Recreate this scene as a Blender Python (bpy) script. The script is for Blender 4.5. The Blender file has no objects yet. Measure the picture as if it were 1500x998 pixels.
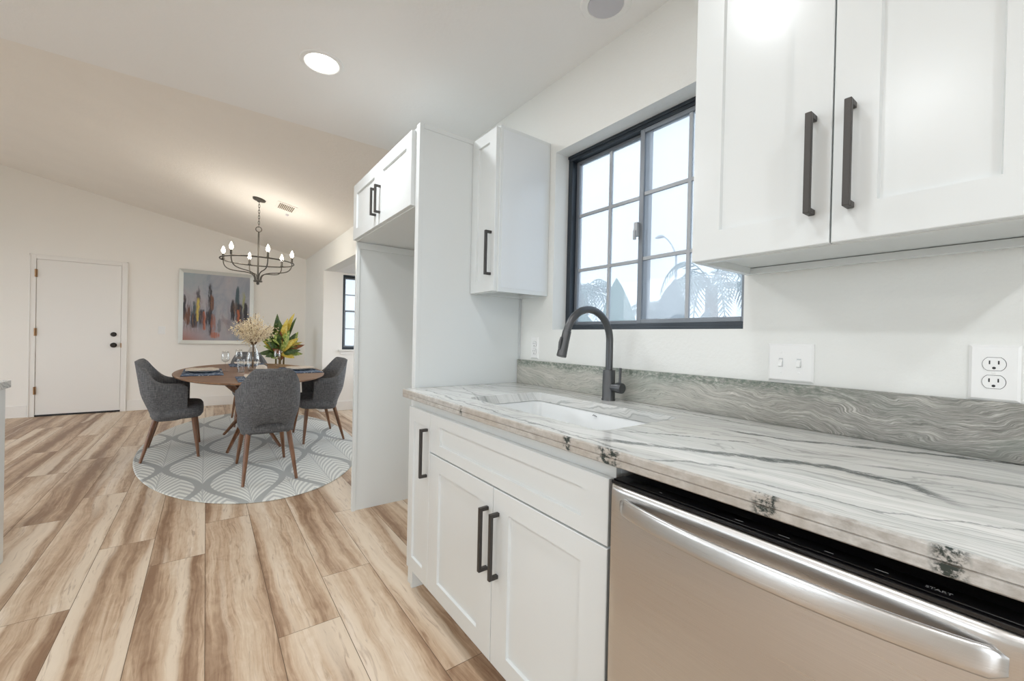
import bpy, bmesh, math, random
from mathutils import Vector, Matrix
random.seed(7)
S = bpy.context.scene
COL = S.collection
PI = math.pi

# ------------------------------------------------------------------ camera, world, exposure
YAW, PITCH, ROLL, FPX = 36.3028, 0.3393, 1.2529, 610.23
cd = bpy.data.cameras.new('camera'); cam = bpy.data.objects.new('camera', cd); COL.objects.link(cam)
cd.sensor_fit = 'HORIZONTAL'; cd.sensor_width = 36.0; cd.lens = FPX * 36.0 / 1500.0
cd.clip_start = 0.02; cd.clip_end = 200
y_, p_, r_ = math.radians(YAW), math.radians(PITCH), math.radians(ROLL)
fwd = Vector((math.sin(y_) * math.cos(p_), math.cos(y_) * math.cos(p_), -math.sin(p_)))
rgt = Vector((math.cos(y_), -math.sin(y_), 0.0)); upv = rgt.cross(fwd)
cr, sr = math.cos(r_), math.sin(r_)
rx = rgt * cr + upv * sr
ry = upv * cr - rgt * sr
cam.matrix_world = Matrix(((rx.x, ry.x, -fwd.x, 0.0), (rx.y, ry.y, -fwd.y, 0.0), (rx.z, ry.z, -fwd.z, 1.1551), (0, 0, 0, 1)))
S.camera = cam

wd = bpy.data.worlds.new('overcast_sky'); S.world = wd; wd.use_nodes = True
wn = wd.node_tree.nodes; wl = wd.node_tree.links
bgn = wn['Background']; bgn.inputs['Color'].default_value = (0.89, 0.945, 1.0, 1); bgn.inputs['Strength'].default_value = 4.6
S.view_settings.view_transform = 'Standard'; S.view_settings.look = 'None'
S.view_settings.gamma = 1.0; S.view_settings.use_curve_mapping = False
S.view_settings.exposure = 0.08
S.cycles.use_denoising = True
S.cycles.max_bounces = 14; S.cycles.diffuse_bounces = 8; S.cycles.glossy_bounces = 6
S.cycles.transparent_max_bounces = 24; S.cycles.transmission_bounces = 8
S.cycles.sample_clamp_indirect = 6.0
S.cycles.caustics_reflective = False; S.cycles.caustics_refractive = False

CAN_W = 8.3          # each recessed downlight
BULB_W = 2.2         # each chandelier bulb

# ------------------------------------------------------------------ measured places
XW = 1.390            # window wall face
H = 2.442             # kitchen ceiling
YR = 2.866            # edge of the kitchen ceiling
YF = 7.99             # far wall
SL = 0.212            # slope of the dining ceiling
XL, YB = -4.2, -3.2   # left wall, wall behind the camera
ZC, ZCB = 0.914, 0.877
PY = 1.818            # face of the tall panel by the counter
def zs(x): return H + SL * (XW - x)

# ------------------------------------------------------------------ materials
def lin(c):
    return tuple(((v / 255.0) / 12.92 if v <= 10 else (((v / 255.0) + 0.055) / 1.055) ** 2.4) for v in c)
class NT:
    def __init__(s, name):
        s.m = bpy.data.materials.new(name); s.m.use_nodes = True
        s.t = s.m.node_tree; s.n = s.t.nodes; s.l = s.t.links
        s.b = s.n['Principled BSDF']; s.out = s.n['Material Output']
    def new(s, typ, **kw):
        nd = s.n.new(typ)
        for k, v in kw.items(): setattr(nd, k, v)
        return nd
    def link(s, a, b): s.l.new(a, b)
    def val(s, sock, v):
        if hasattr(v, 'is_output'): s.l.new(v, sock)
        else: sock.default_value = v
    def math(s, op, a, b=0.0, c=None, clamp=False):
        nd = s.new('ShaderNodeMath', operation=op, use_clamp=clamp)
        s.val(nd.inputs[0], a); s.val(nd.inputs[1], b)
        if c is not None: s.val(nd.inputs[2], c)
        return nd.outputs[0]
    def coord(s, kind='Object'): return s.new('ShaderNodeTexCoord').outputs[kind]
    def sep(s, v):
        nd = s.new('ShaderNodeSeparateXYZ'); s.link(v, nd.inputs[0]); return nd.outputs
    def comb(s, x, y, z=0.0):
        nd = s.new('ShaderNodeCombineXYZ')
        for i, q in enumerate((x, y, z)): s.val(nd.inputs[i], q)
        return nd.outputs[0]
    def scale(s, v, xyz):
        nd = s.new('ShaderNodeVectorMath', operation='MULTIPLY'); s.link(v, nd.inputs[0]); nd.inputs[1].default_value = xyz
        return nd.outputs[0]
    def noise(s, v, scale=5.0, detail=4.0, rough=0.55, dist=0.0, col=False):
        nd = s.new('ShaderNodeTexNoise'); s.link(v, nd.inputs['Vector'])
        nd.inputs['Scale'].default_value = scale; nd.inputs['Detail'].default_value = detail
        nd.inputs['Roughness'].default_value = rough; nd.inputs['Distortion'].default_value = dist
        return nd.outputs['Color' if col else 'Fac']
    def ramp(s, f, stops, interp='LINEAR'):
        nd = s.new('ShaderNodeValToRGB'); s.val(nd.inputs[0], f); e = nd.color_ramp; e.interpolation = interp
        while len(e.elements) < len(stops): e.elements.new(0.5)
        for el, (p, c) in zip(e.elements, stops):
            el.position = p; el.color = (c[0], c[1], c[2], 1) if not isinstance(c, (int, float)) else (c, c, c, 1)
        return nd.outputs[0]
    def mix(s, f, a, b, mode='MIX'):
        nd = s.new('ShaderNodeMix', data_type='RGBA', blend_type=mode)
        s.val(nd.inputs[0], f)
        for i, q in ((6, a), (7, b)):
            if isinstance(q, tuple): q = (q[0], q[1], q[2], 1)
            s.val(nd.inputs[i], q)
        return nd.outputs[2]
    def bump(s, h, strength=0.1, dist=0.01):
        nd = s.new('ShaderNodeBump'); nd.inputs['Strength'].default_value = strength; nd.inputs['Distance'].default_value = dist
        s.link(h, nd.inputs['Height']); s.link(nd.outputs[0], s.b.inputs['Normal'])
    def base(s, c):
        if isinstance(c, tuple): s.b.inputs['Base Color'].default_value = (c[0], c[1], c[2], 1)
        else: s.link(c, s.b.inputs['Base Color'])
    def set(s, **kw):
        for k, v in kw.items(): s.val(s.b.inputs[k.replace('_', ' ')], v)

def paint(name, col, rough=0.5, bump=0.0, bscale=120.0, var=0.0, metallic=0.0, detail=3.0):
    t = NT(name); c = t.coord()
    if var:
        f = t.noise(c, 3.0, 3)
        t.base(t.mix(f, tuple(v * (1 - var) for v in col), tuple(min(1, v * (1 + var)) for v in col)))
    else: t.base(col)
    t.set(Roughness=rough, Metallic=metallic)
    if bump: t.bump(t.noise(c, bscale, detail, 0.6), bump, 0.004)
    return t.m

M = {}
M['wall'] = paint('wall_paint', (0.79, 0.80, 0.78), 0.65, 0.35, 75, 0.012)
M['wall_warm'] = paint('dining_wall_brightened', (0.87, 0.85, 0.815), 0.7, 0.15, 75, 0.012)  # colour brightened in place of more daylight in the dining area
M['ceiling'] = paint('ceiling_paint', (0.86, 0.86, 0.855), 0.8, 0.25, 55, 0.01)
M['ceiling_slope'] = paint('textured_ceiling_paint', (0.86, 0.835, 0.795), 0.85, 0.6, 40, 0.03)
M['trim'] = paint('trim_paint', (0.84, 0.825, 0.80), 0.35)
M['cab'] = paint('cabinet_lacquer', (0.70, 0.73, 0.735), 0.26, 0.02, 300, 0.008)
M['cab_side'] = paint('cabinet_gloss_panel', (0.72, 0.75, 0.77), 0.16)
M['handle'] = paint('brushed_dark_bronze', (0.075, 0.070, 0.066), 0.42, 0.15, 400, 0.1, 0.7)
M['gunmetal'] = paint('faucet_gunmetal', (0.10, 0.103, 0.108), 0.34, 0.0, 100, 0.06, 0.75)
M['black_gloss'] = paint('black_glass_strip', (0.006, 0.006, 0.007), 0.12)
M['black'] = paint('matte_black', (0.012, 0.012, 0.013), 0.5)
M['plastic'] = paint('white_plastic', (0.84, 0.845, 0.84), 0.3)
M['slot'] = paint('dark_slot', (0.02, 0.02, 0.022), 0.6)
M['printed'] = paint('grey_print', (0.32, 0.32, 0.32), 0.5)
M['porcelain'] = paint('white_porcelain', (0.78, 0.80, 0.805), 0.08)
M['winframe'] = paint('window_frame_bronze', (0.030, 0.040, 0.052), 0.32, 0.2, 200, 0.3, 0.2)
M['muntin'] = paint('muntin_grey', (0.42, 0.44, 0.465), 0.45)  # light grey carries the glare on the backlit bars
M['hinge'] = paint('brass_hinge', (0.36, 0.22, 0.12), 0.4, 0, 100, 0.1, 0.8)
M['knob'] = paint('oil_rubbed_knob', (0.03, 0.024, 0.02), 0.35, 0, 100, 0.1, 0.6)
M['iron'] = paint('chandelier_iron', (0.09, 0.082, 0.07), 0.45, 0.1, 200, 0.15, 0.6)
M['lens_off'] = paint('grey_grille', (0.56, 0.56, 0.60), 0.6)
M['vent'] = paint('vent_brown', (0.22, 0.18, 0.13), 0.6)
M['navy'] = None
M['china'] = paint('white_china', (0.80, 0.80, 0.78), 0.15)
M['pot'] = paint('pot_clay', (0.55, 0.52, 0.48), 0.6, 0.1, 60)
M['soil'] = paint('soil', (0.04, 0.028, 0.02), 0.95, 0.6, 90, 0.3)
M['silver'] = paint('cutlery_steel', (0.6, 0.6, 0.6), 0.2, 0, 100, 0, 1.0)
M['sealant'] = paint('grey_caulk', (0.58, 0.60, 0.61), 0.6)
M['ground'] = paint('outdoor_paving', (0.36, 0.345, 0.32), 0.95, 0.4, 30, 0.3)
M['post'] = paint('galvanised_post', (0.42, 0.45, 0.47), 0.5, 0, 10, 0.05, 0.3)
M['bark'] = paint('palm_bark', (0.22, 0.17, 0.12), 0.9, 0.5, 20, 0.3)
M['twig'] = paint('dried_twig', (0.20, 0.12, 0.06), 0.85)

def m_napkin():
    t = NT('beige_linen'); c = t.coord(); f = t.noise(c, 160, 2); t.base(t.ramp(f, [(0.3, (0.52, 0.45, 0.38)), (0.7, (0.66, 0.60, 0.53))])); t.set(Roughness=0.9); t.bump(f, 0.3, 0.002); return t.m
M['napkin'] = m_napkin()
def m_navy():
    t = NT('navy_print_cloth'); c = t.coord(); f = t.noise(t.scale(c, (1, 1, 1)), 28, 2, 0.5, 0.8)
    t.base(t.ramp(f, [(0.0, (0.012, 0.035, 0.09)), (0.55, (0.02, 0.055, 0.13)), (0.60, (0.55, 0.62, 0.68)), (0.66, (0.02, 0.05, 0.12))])); t.set(Roughness=0.85); return t.m
M['navy'] = m_navy()

def m_floor():
    t = NT('maple_planks'); c = t.coord(); x, y, z = t.sep(c)
    at = t.new('ShaderNodeAttribute', attribute_name='rnd'); r = at.outputs['Fac']
    at2 = t.new('ShaderNodeAttribute', attribute_name='tone'); tone = at2.outputs['Fac']
    ox = t.math('MULTIPLY', r, 57.0); oy = t.math('MULTIPLY', r, 131.0)
    wob = t.noise(t.comb(t.math('MULTIPLY', x, 2.0), t.math('ADD', t.math('MULTIPLY', y, 2.2), oy), ox), 1.0, 2, 0.5)
    xw = t.math('ADD', x, t.math('MULTIPLY', t.math('SUBTRACT', wob, 0.5), 0.075))
    band = t.noise(t.comb(t.math('ADD', t.math('MULTIPLY', xw, 9.0), ox), t.math('ADD', t.math('MULTIPLY', y, 0.30), oy), 0.0), 1.0, 2.5, 0.5)
    sharp = t.noise(t.comb(t.math('ADD', t.math('MULTIPLY', xw, 9.0), oy), t.math('ADD', t.math('MULTIPLY', y, 0.25), ox), 3.0), 1.0, 1.0, 0.5)
    grain = t.noise(t.comb(t.math('MULTIPLY', xw, 95.0), t.math('ADD', t.math('MULTIPLY', y, 4.0), ox), 0.0), 1.0, 5, 0.62, 0.6)
    blot = t.noise(t.comb(t.math('MULTIPLY', x, 22.0), t.math('ADD', t.math('MULTIPLY', y, 9.0), oy), 0.0), 1.0, 4, 0.6, 1.2)
    v = t.math('ADD', t.math('MULTIPLY', t.math('SUBTRACT', band, 0.5), 2.7), 0.48)
    v = t.math('ADD', v, t.math('MULTIPLY', t.math('SUBTRACT', grain, 0.5), 0.75))
    v = t.math('ADD', v, t.math('MULTIPLY', t.math('SUBTRACT', blot, 0.5), 0.45))
    v = t.math('ADD', v, tone)
    col = t.ramp(v, [(0.05, lin((140, 109, 84))), (0.30, lin((172, 144, 118))), (0.50, lin((196, 170, 144))), (0.70, lin((210, 189, 165))), (0.95, lin((226, 210, 192)))])
    cream = t.ramp(sharp, [(0.55, 0.0), (0.61, 0.75), (0.68, 0.85), (0.82, 0.3)])
    col = t.mix(cream, col, lin((226, 210, 190)))
    # fine dark figure and a few knots
    fig = t.ramp(t.noise(t.comb(t.math('MULTIPLY', xw, 40.0), t.math('ADD', t.math('MULTIPLY', y, 3.0), oy), 5.0), 1.0, 4, 0.6, 2.0), [(0.56, 0.0), (0.70, 0.42)])
    col = t.mix(fig, col, lin((120, 84, 56)))
    vo = t.new('ShaderNodeTexVoronoi'); t.link(t.comb(t.math('ADD', t.math('MULTIPLY', x, 3.0), ox), t.math('MULTIPLY', y, 1.6), r), vo.inputs['Vector']); vo.inputs['Scale'].default_value = 1.0
    kn = t.ramp(vo.outputs['Distance'], [(0.0, 0.55), (0.035, 0.4), (0.07, 0.0)])
    col = t.mix(kn, col, lin((118, 78, 50)))
    t.base(col); t.set(Roughness=0.42); t.bump(grain, 0.06, 0.002)
    return t.m
M['floor'] = m_floor()
M['seam'] = paint('plank_seam', (0.16, 0.11, 0.07), 0.8)

def m_stone():
    t = NT('quartzite_top'); c = t.coord(); x, y, z = t.sep(c)
    u = t.math('ADD', x, t.math('MULTIPLY', z, 0.6))
    n1 = t.noise(t.comb(t.math('MULTIPLY', u, 2.2), t.math('MULTIPLY', y, 1.1), 2.0), 1.0, 4, 0.6)
    n2 = t.noise(t.comb(t.math('MULTIPLY', u, 9.0), t.math('MULTIPLY', y, 5.0), 7.0), 1.0, 4, 0.65)
    p = t.math('ADD', u, t.math('MULTIPLY', y, 0.16))
    p = t.math('ADD', p, t.math('MULTIPLY', t.math('SUBTRACT', n1, 0.5), 0.34))
    p = t.math('ADD', p, t.math('MULTIPLY', t.math('SUBTRACT', n2, 0.5), 0.045))
    soft = t.noise(t.comb(t.math('MULTIPLY', p, 16.0), t.math('MULTIPLY', y, 0.8), 0.0), 1.0, 5, 0.6)
    col = t.ramp(soft, [(0.30, lin((178, 180, 179))), (0.45, lin((204, 205, 203))), (0.60, lin((221, 221, 219))), (0.78, lin((208, 206, 201)))])
    warm = t.noise(t.comb(t.math('MULTIPLY', p, 3.0), t.math('MULTIPLY', y, 1.4), 11.0), 1.0, 3)
    col = t.mix(t.ramp(warm, [(0.48, 0.0), (0.7, 0.45)]), col, lin((198, 192, 182)))
    # thin hair veins
    fine = t.noise(t.comb(t.math('MULTIPLY', p, 34.0), t.math('MULTIPLY', y, 1.1), 4.0), 1.0, 3, 0.6)
    hair = t.ramp(t.math('ABSOLUTE', t.math('SUBTRACT', fine, 0.5)), [(0.0, 0.5), (0.012, 0.3), (0.03, 0.0)])
    col = t.mix(hair, col, lin((118, 122, 118)))
    # dark veins that wander along the slab: centre line x(y), width, strength, breaking-up
    tt = t.math('DIVIDE', t.math('ADD', y, 0.2), 2.0)
    jit = t.noise(t.comb(t.math('MULTIPLY', u, 14.0), t.math('MULTIPLY', y, 9.0), 31.0), 1.0, 5, 0.65)
    xj = t.math('ADD', u, t.math('MULTIPLY', t.math('SUBTRACT', jit, 0.5), 0.075))
    veins = (([(.72, .893), (.58, .994), (.44, 1.087)], .007, .9, .43, .74), ([(.70, .765), (.46, .904), (.28, 1.002), (.17, .987), (.10, .932)], .022, .95, .09, .72),
             ([(.56, 1.163), (.42, 1.188), (.275, 1.276), (.06, 1.375)], .014, .95, -.2, .60), ([(.36, .767), (.17, .795), (.04, .881)], .005, .6, -.2, .38),
             ([(.53, .715), (.47, .783), (.36, .833)], .010, .7, .34, .56), ([(1.75, .80), (1.2, .762), (.60, .745)], .006, .6, .55, 1.75),
             ([(1.8, 1.0), (1.55, .93), (1.2, .80)], .006, .5, 1.25, 1.8), ([(.30, 1.05), (.12, 1.14), (-.1, 1.2)], .014, .6, -.2, .28),
             ([(1.8, 1.32), (1.2, 1.335), (.5, 1.30)], .006, .5, .5, 1.8))
    ob = t.noise(t.comb(t.math('MULTIPLY', xj, 130.0), t.math('MULTIPLY', y, 8.0), 2.0), 1.0, 3, 0.7)
    brk = t.ramp(ob, [(0.36, 0.12), (0.48, 1.0)])
    for pts, w, s_, ya_, yb_ in veins:
        xc = t.ramp(tt, [((py + .2) / 2.0, px - .6) for py, px in sorted(pts)])
        d = t.math('DIVIDE', t.math('ABSOLUTE', t.math('SUBTRACT', xj, t.math('ADD', xc, 0.6 + 0.6 * ZC))), w)
        vv = t.ramp(d, [(0.0, s_), (0.5, s_ * 0.8), (1.0, 0.0)])
        ends = t.math('MULTIPLY', t.ramp(t.math('ADD', t.math('SUBTRACT', y, ya_), 0.0), [(0.0, 0.0), (0.06, 1.0)]), t.ramp(t.math('SUBTRACT', yb_, y), [(0.0, 0.0), (0.06, 1.0)]))
        vv = t.math('MULTIPLY', t.math('MULTIPLY', vv, brk), ends)
        col = t.mix(vv, col, lin((34, 50, 52)))
    t.base(col); t.set(Roughness=0.13); t.set(**{'Specular_IOR_Level': 0.5})
    return t.m
M['stone'] = m_stone()

def m_stone_edge():
    t = NT('quartzite_edge'); c = t.coord(); x, y, z = t.sep(c)
    n = t.noise(t.comb(t.math('MULTIPLY', y, 40.0), t.math('MULTIPLY', z, 60.0), 0.0), 1.0, 5, 0.65)
    col = t.ramp(n, [(0.25, lin((148, 142, 135))), (0.5, lin((180, 178, 174))), (0.75, lin((208, 207, 204)))])
    w = t.noise(t.comb(t.math('MULTIPLY', y, 3.0), t.math('MULTIPLY', z, 3.0), 3.0), 1.0, 3)
    col = t.mix(t.ramp(w, [(0.45, 0.0), (0.65, 0.5)]), col, lin((168, 156, 142)))
    sp = 0.0
    for y0, w in ((1.28, .010), (.747, .016), (.615, .040), (.293, .024), (.088, .020), (-.3, .04)):
        sp = t.math('MAXIMUM', sp, t.ramp(t.math('DIVIDE', t.math('ABSOLUTE', t.math('SUBTRACT', y, y0)), w), [(0.5, 1.0), (1.0, 0.0)]))
    bl = t.noise(t.comb(t.math('MULTIPLY', y, 60.0), t.math('MULTIPLY', z, 70.0), 8.0), 1.0, 4, 0.7)
    d = t.math('MULTIPLY', sp, t.ramp(bl, [(0.45, 0.0), (0.55, 1.0)]))
    col = t.mix(d, col, lin((40, 50, 46)))
    lam = t.math('ABSOLUTE', t.math('SUBTRACT', z, 0.894))
    col = t.mix(t.ramp(t.math('MULTIPLY', lam, 100.0), [(0.04, 0.35), (0.12, 0.0)]), col, lin((120, 108, 96)))
    t.base(col); t.set(Roughness=0.35); t.bump(n, 0.15, 0.003)
    return t.m
M['stone_edge'] = m_stone_edge()

def m_splash():
    t = NT('quartzite_backsplash'); c = t.coord(); x, y, z = t.sep(c)
    n1 = t.noise(t.comb(t.math('MULTIPLY', y, 3.0), t.math('MULTIPLY', z, 6.0), 1.0), 1.0, 3, 0.5)
    n2 = t.noise(t.comb(t.math('MULTIPLY', y, 14.0), t.math('MULTIPLY', z, 20.0), 6.0), 1.0, 3, 0.6)
    p = t.math('ADD', z, t.math('MULTIPLY', t.math('SUBTRACT', n1, 0.5), 0.17))
    p = t.math('ADD', p, t.math('MULTIPLY', t.math('SUBTRACT', n2, 0.5), 0.020))
    p = t.math('ADD', p, t.math('MULTIPLY', t.math('SINE', t.math('MULTIPLY', y, 5.5)), 0.055))
    streak = t.noise(t.comb(t.math('MULTIPLY', y, 16.0), t.math('MULTIPLY', p, 420.0), 0.0), 1.0, 5, 0.75)
    mid = t.noise(t.comb(t.math('MULTIPLY', y, 3.0), t.math('MULTIPLY', p, 60.0), 5.0), 1.0, 4, 0.7)
    v = t.math('ADD', t.math('MULTIPLY', streak, 0.65), t.math('MULTIPLY', mid, 0.35))
    col = t.ramp(v, [(0.36, lin((84, 83, 78))), (0.46, lin((134, 132, 126))), (0.54, lin((164, 161, 155))), (0.63, lin((208, 205, 199)))])
    lf = t.ramp(y, [(0.30, 0.0), (0.62, 0.25), (1.0, 0.55)])
    col = t.mix(lf, col, lin((206, 205, 195)))
    # mottled green along the top edge, dark streaks along the bottom
    spk = t.noise(t.comb(t.math('MULTIPLY', y, 60.0), t.math('MULTIPLY', z, 90.0), 3.0), 1.0, 5, 0.75)
    wv = t.noise(t.comb(t.math('MULTIPLY', y, 4.0), 0.0, 0.0), 1.0, 3)
    topb = t.ramp(t.math('SUBTRACT', z, t.math('SUBTRACT', 0.118, t.math('MULTIPLY', wv, 0.065))), [(0.0, 0.0), (0.025, 1.0)])
    gm = t.math('MULTIPLY', t.math('MULTIPLY', topb, t.ramp(spk, [(0.38, 0.1), (0.58, 0.85)])), t.ramp(y, [(0.25, 0.15), (0.55, 1.0)]))
    col = t.mix(gm, col, lin((84, 102, 90)))
    g = t.noise(t.comb(t.math('MULTIPLY', y, 2.6), t.math('MULTIPLY', p, 9.0), 9.0), 1.0, 3)
    col = t.mix(t.ramp(g, [(0.54, 0.0), (0.70, 0.40)]), col, lin((120, 134, 124)))
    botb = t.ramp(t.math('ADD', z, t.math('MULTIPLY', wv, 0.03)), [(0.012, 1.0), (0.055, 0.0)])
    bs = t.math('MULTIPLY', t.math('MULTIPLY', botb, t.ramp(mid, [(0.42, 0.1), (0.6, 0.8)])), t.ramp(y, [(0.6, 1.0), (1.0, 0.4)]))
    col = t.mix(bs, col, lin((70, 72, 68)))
    hair = t.ramp(t.math('ABSOLUTE', t.math('SUBTRACT', mid, 0.5)), [(0.0, 0.45), (0.012, 0.25), (0.03, 0.0)])
    col = t.mix(hair, col, lin((86, 92, 86)))
    t.base(col); t.set(Roughness=0.3)
    return t.m
M['splash'] = m_splash()

def m_steel():
    t = NT('brushed_stainless'); c = t.coord(); x, y, z = t.sep(c)
    n = t.noise(t.comb(t.math('MULTIPLY', y, 4.0), t.math('MULTIPLY', z, 900.0), 0.0), 1.0, 3, 0.7)
    t.base(t.ramp(n, [(0.3, (0.61, 0.605, 0.60)), (0.7, (0.69, 0.685, 0.68))]))
    t.set(Metallic=1.0, Roughness=t.math('ADD', t.math('MULTIPLY', n, 0.10), 0.24), Anisotropic=0.5)
    t.bump(n, 0.02, 0.001)
    return t.m
M['steel'] = m_steel()

def m_fabric():
    t = NT('grey_woven_fabric'); c = t.coord(); x, y, z = t.sep(c)
    a = t.noise(t.comb(t.math('MULTIPLY', x, 30.0), t.math('MULTIPLY', y, 30.0), t.math('MULTIPLY', z, 420.0)), 1.0, 3, 0.6)
    b = t.noise(t.comb(t.math('MULTIPLY', x, 300.0), t.math('MULTIPLY', y, 300.0), t.math('MULTIPLY', z, 18.0)), 1.0, 3, 0.6)
    v = t.math('ADD', t.math('MULTIPLY', a, 0.5), t.math('MULTIPLY', b, 0.5))
    t.base(t.ramp(v, [(0.36, lin((64, 65, 68))), (0.5, lin((95, 96, 99))), (0.62, lin((124, 125, 127)))]))
    t.set(Roughness=0.95); t.bump(v, 0.3, 0.003)
    return t.m
M['fabric'] = m_fabric()

def m_wood(name, c1, c2, c3, axis='y', rough=0.4):
    t = NT(name); c = t.coord(); x, y, z = t.sep(c)
    sc = {'x': (2.0, 34.0, 34.0), 'y': (34.0, 2.0, 34.0), 'z': (40.0, 40.0, 2.5)}[axis]
    n = t.noise(t.scale(c, sc), 1.0, 5, 0.6, 0.8)
    t.base(t.ramp(n, [(0.3, c1), (0.52, c2), (0.75, c3)])); t.set(Roughness=rough); t.bump(n, 0.05, 0.002)
    return t.m
M['walnut'] = m_wood('walnut_top', lin((92, 62, 42)), lin((128, 92, 64)), lin((152, 114, 84)), 'x', 0.38)
M['walnut_leg'] = m_wood('walnut_leg', lin((84, 55, 36)), lin((118, 80, 54)), lin((138, 98, 70)), 'z', 0.4)

def m_rug():
    t = NT('palm_scallop_rug'); c = t.coord(); x, y, z = t.sep(c)
    U, V, A = 0.54, 1.25, 0.21
    u = t.math('DIVIDE', t.math('ADD', x, 0.02), U); v = t.math('DIVIDE', t.math('ADD', y, 0.10), V)
    cs = t.math('MULTIPLY', t.math('COSINE', t.math('MULTIPLY', v, 2 * PI)), A)
    def wrapd(q):   # distance to the nearest integer
        return t.math('ABSOLUTE', t.math('SUBTRACT', t.math('FRACT', t.math('ADD', q, 0.5)), 0.5))
    d0 = wrapd(t.math('SUBTRACT', u, cs)); d1 = wrapd(t.math('ADD', t.math('SUBTRACT', u, 0.5), cs))
    d = t.math('MINIMUM', d0, d1)
    du = t.math('ABSOLUTE', t.math('MULTIPLY', t.math('SUBTRACT', t.math('FRACT', t.math('ADD', t.math('MULTIPLY', t.math('SUBTRACT', u, 0.25), 2.0), 0.5)), 0.5), 0.5))
    lift = t.math('MULTIPLY', t.math('POWER', t.math('MULTIPLY', du, 4.0), 0.45), 0.32)
    ph = t.math('FRACT', t.math('MULTIPLY', t.math('SUBTRACT', v, lift), 15.0))
    vein = t.ramp(t.math('ABSOLUTE', t.math('SUBTRACT', ph, 0.5)), [(0.20, 0.0), (0.28, 1.0)])
    spine = t.ramp(du, [(0.004, 0.0), (0.010, 1.0)])
    vein = t.math('MULTIPLY', vein, spine)
    inner = t.ramp(d, [(0.044, 0.0), (0.052, 1.0)])
    n = t.noise(c, 220, 2)
    light = t.ramp(n, [(0.3, lin((216, 217, 212))), (0.7, lin((234, 235, 230)))])
    mid = lin((190, 192, 190)); band = lin((168, 170, 169))
    col = t.mix(vein, mid, light); col = t.mix(inner, band, col)
    t.base(col); t.set(Roughness=0.95); t.bump(n, 0.3, 0.002)
    return t.m
M['rug'] = m_rug()

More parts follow.
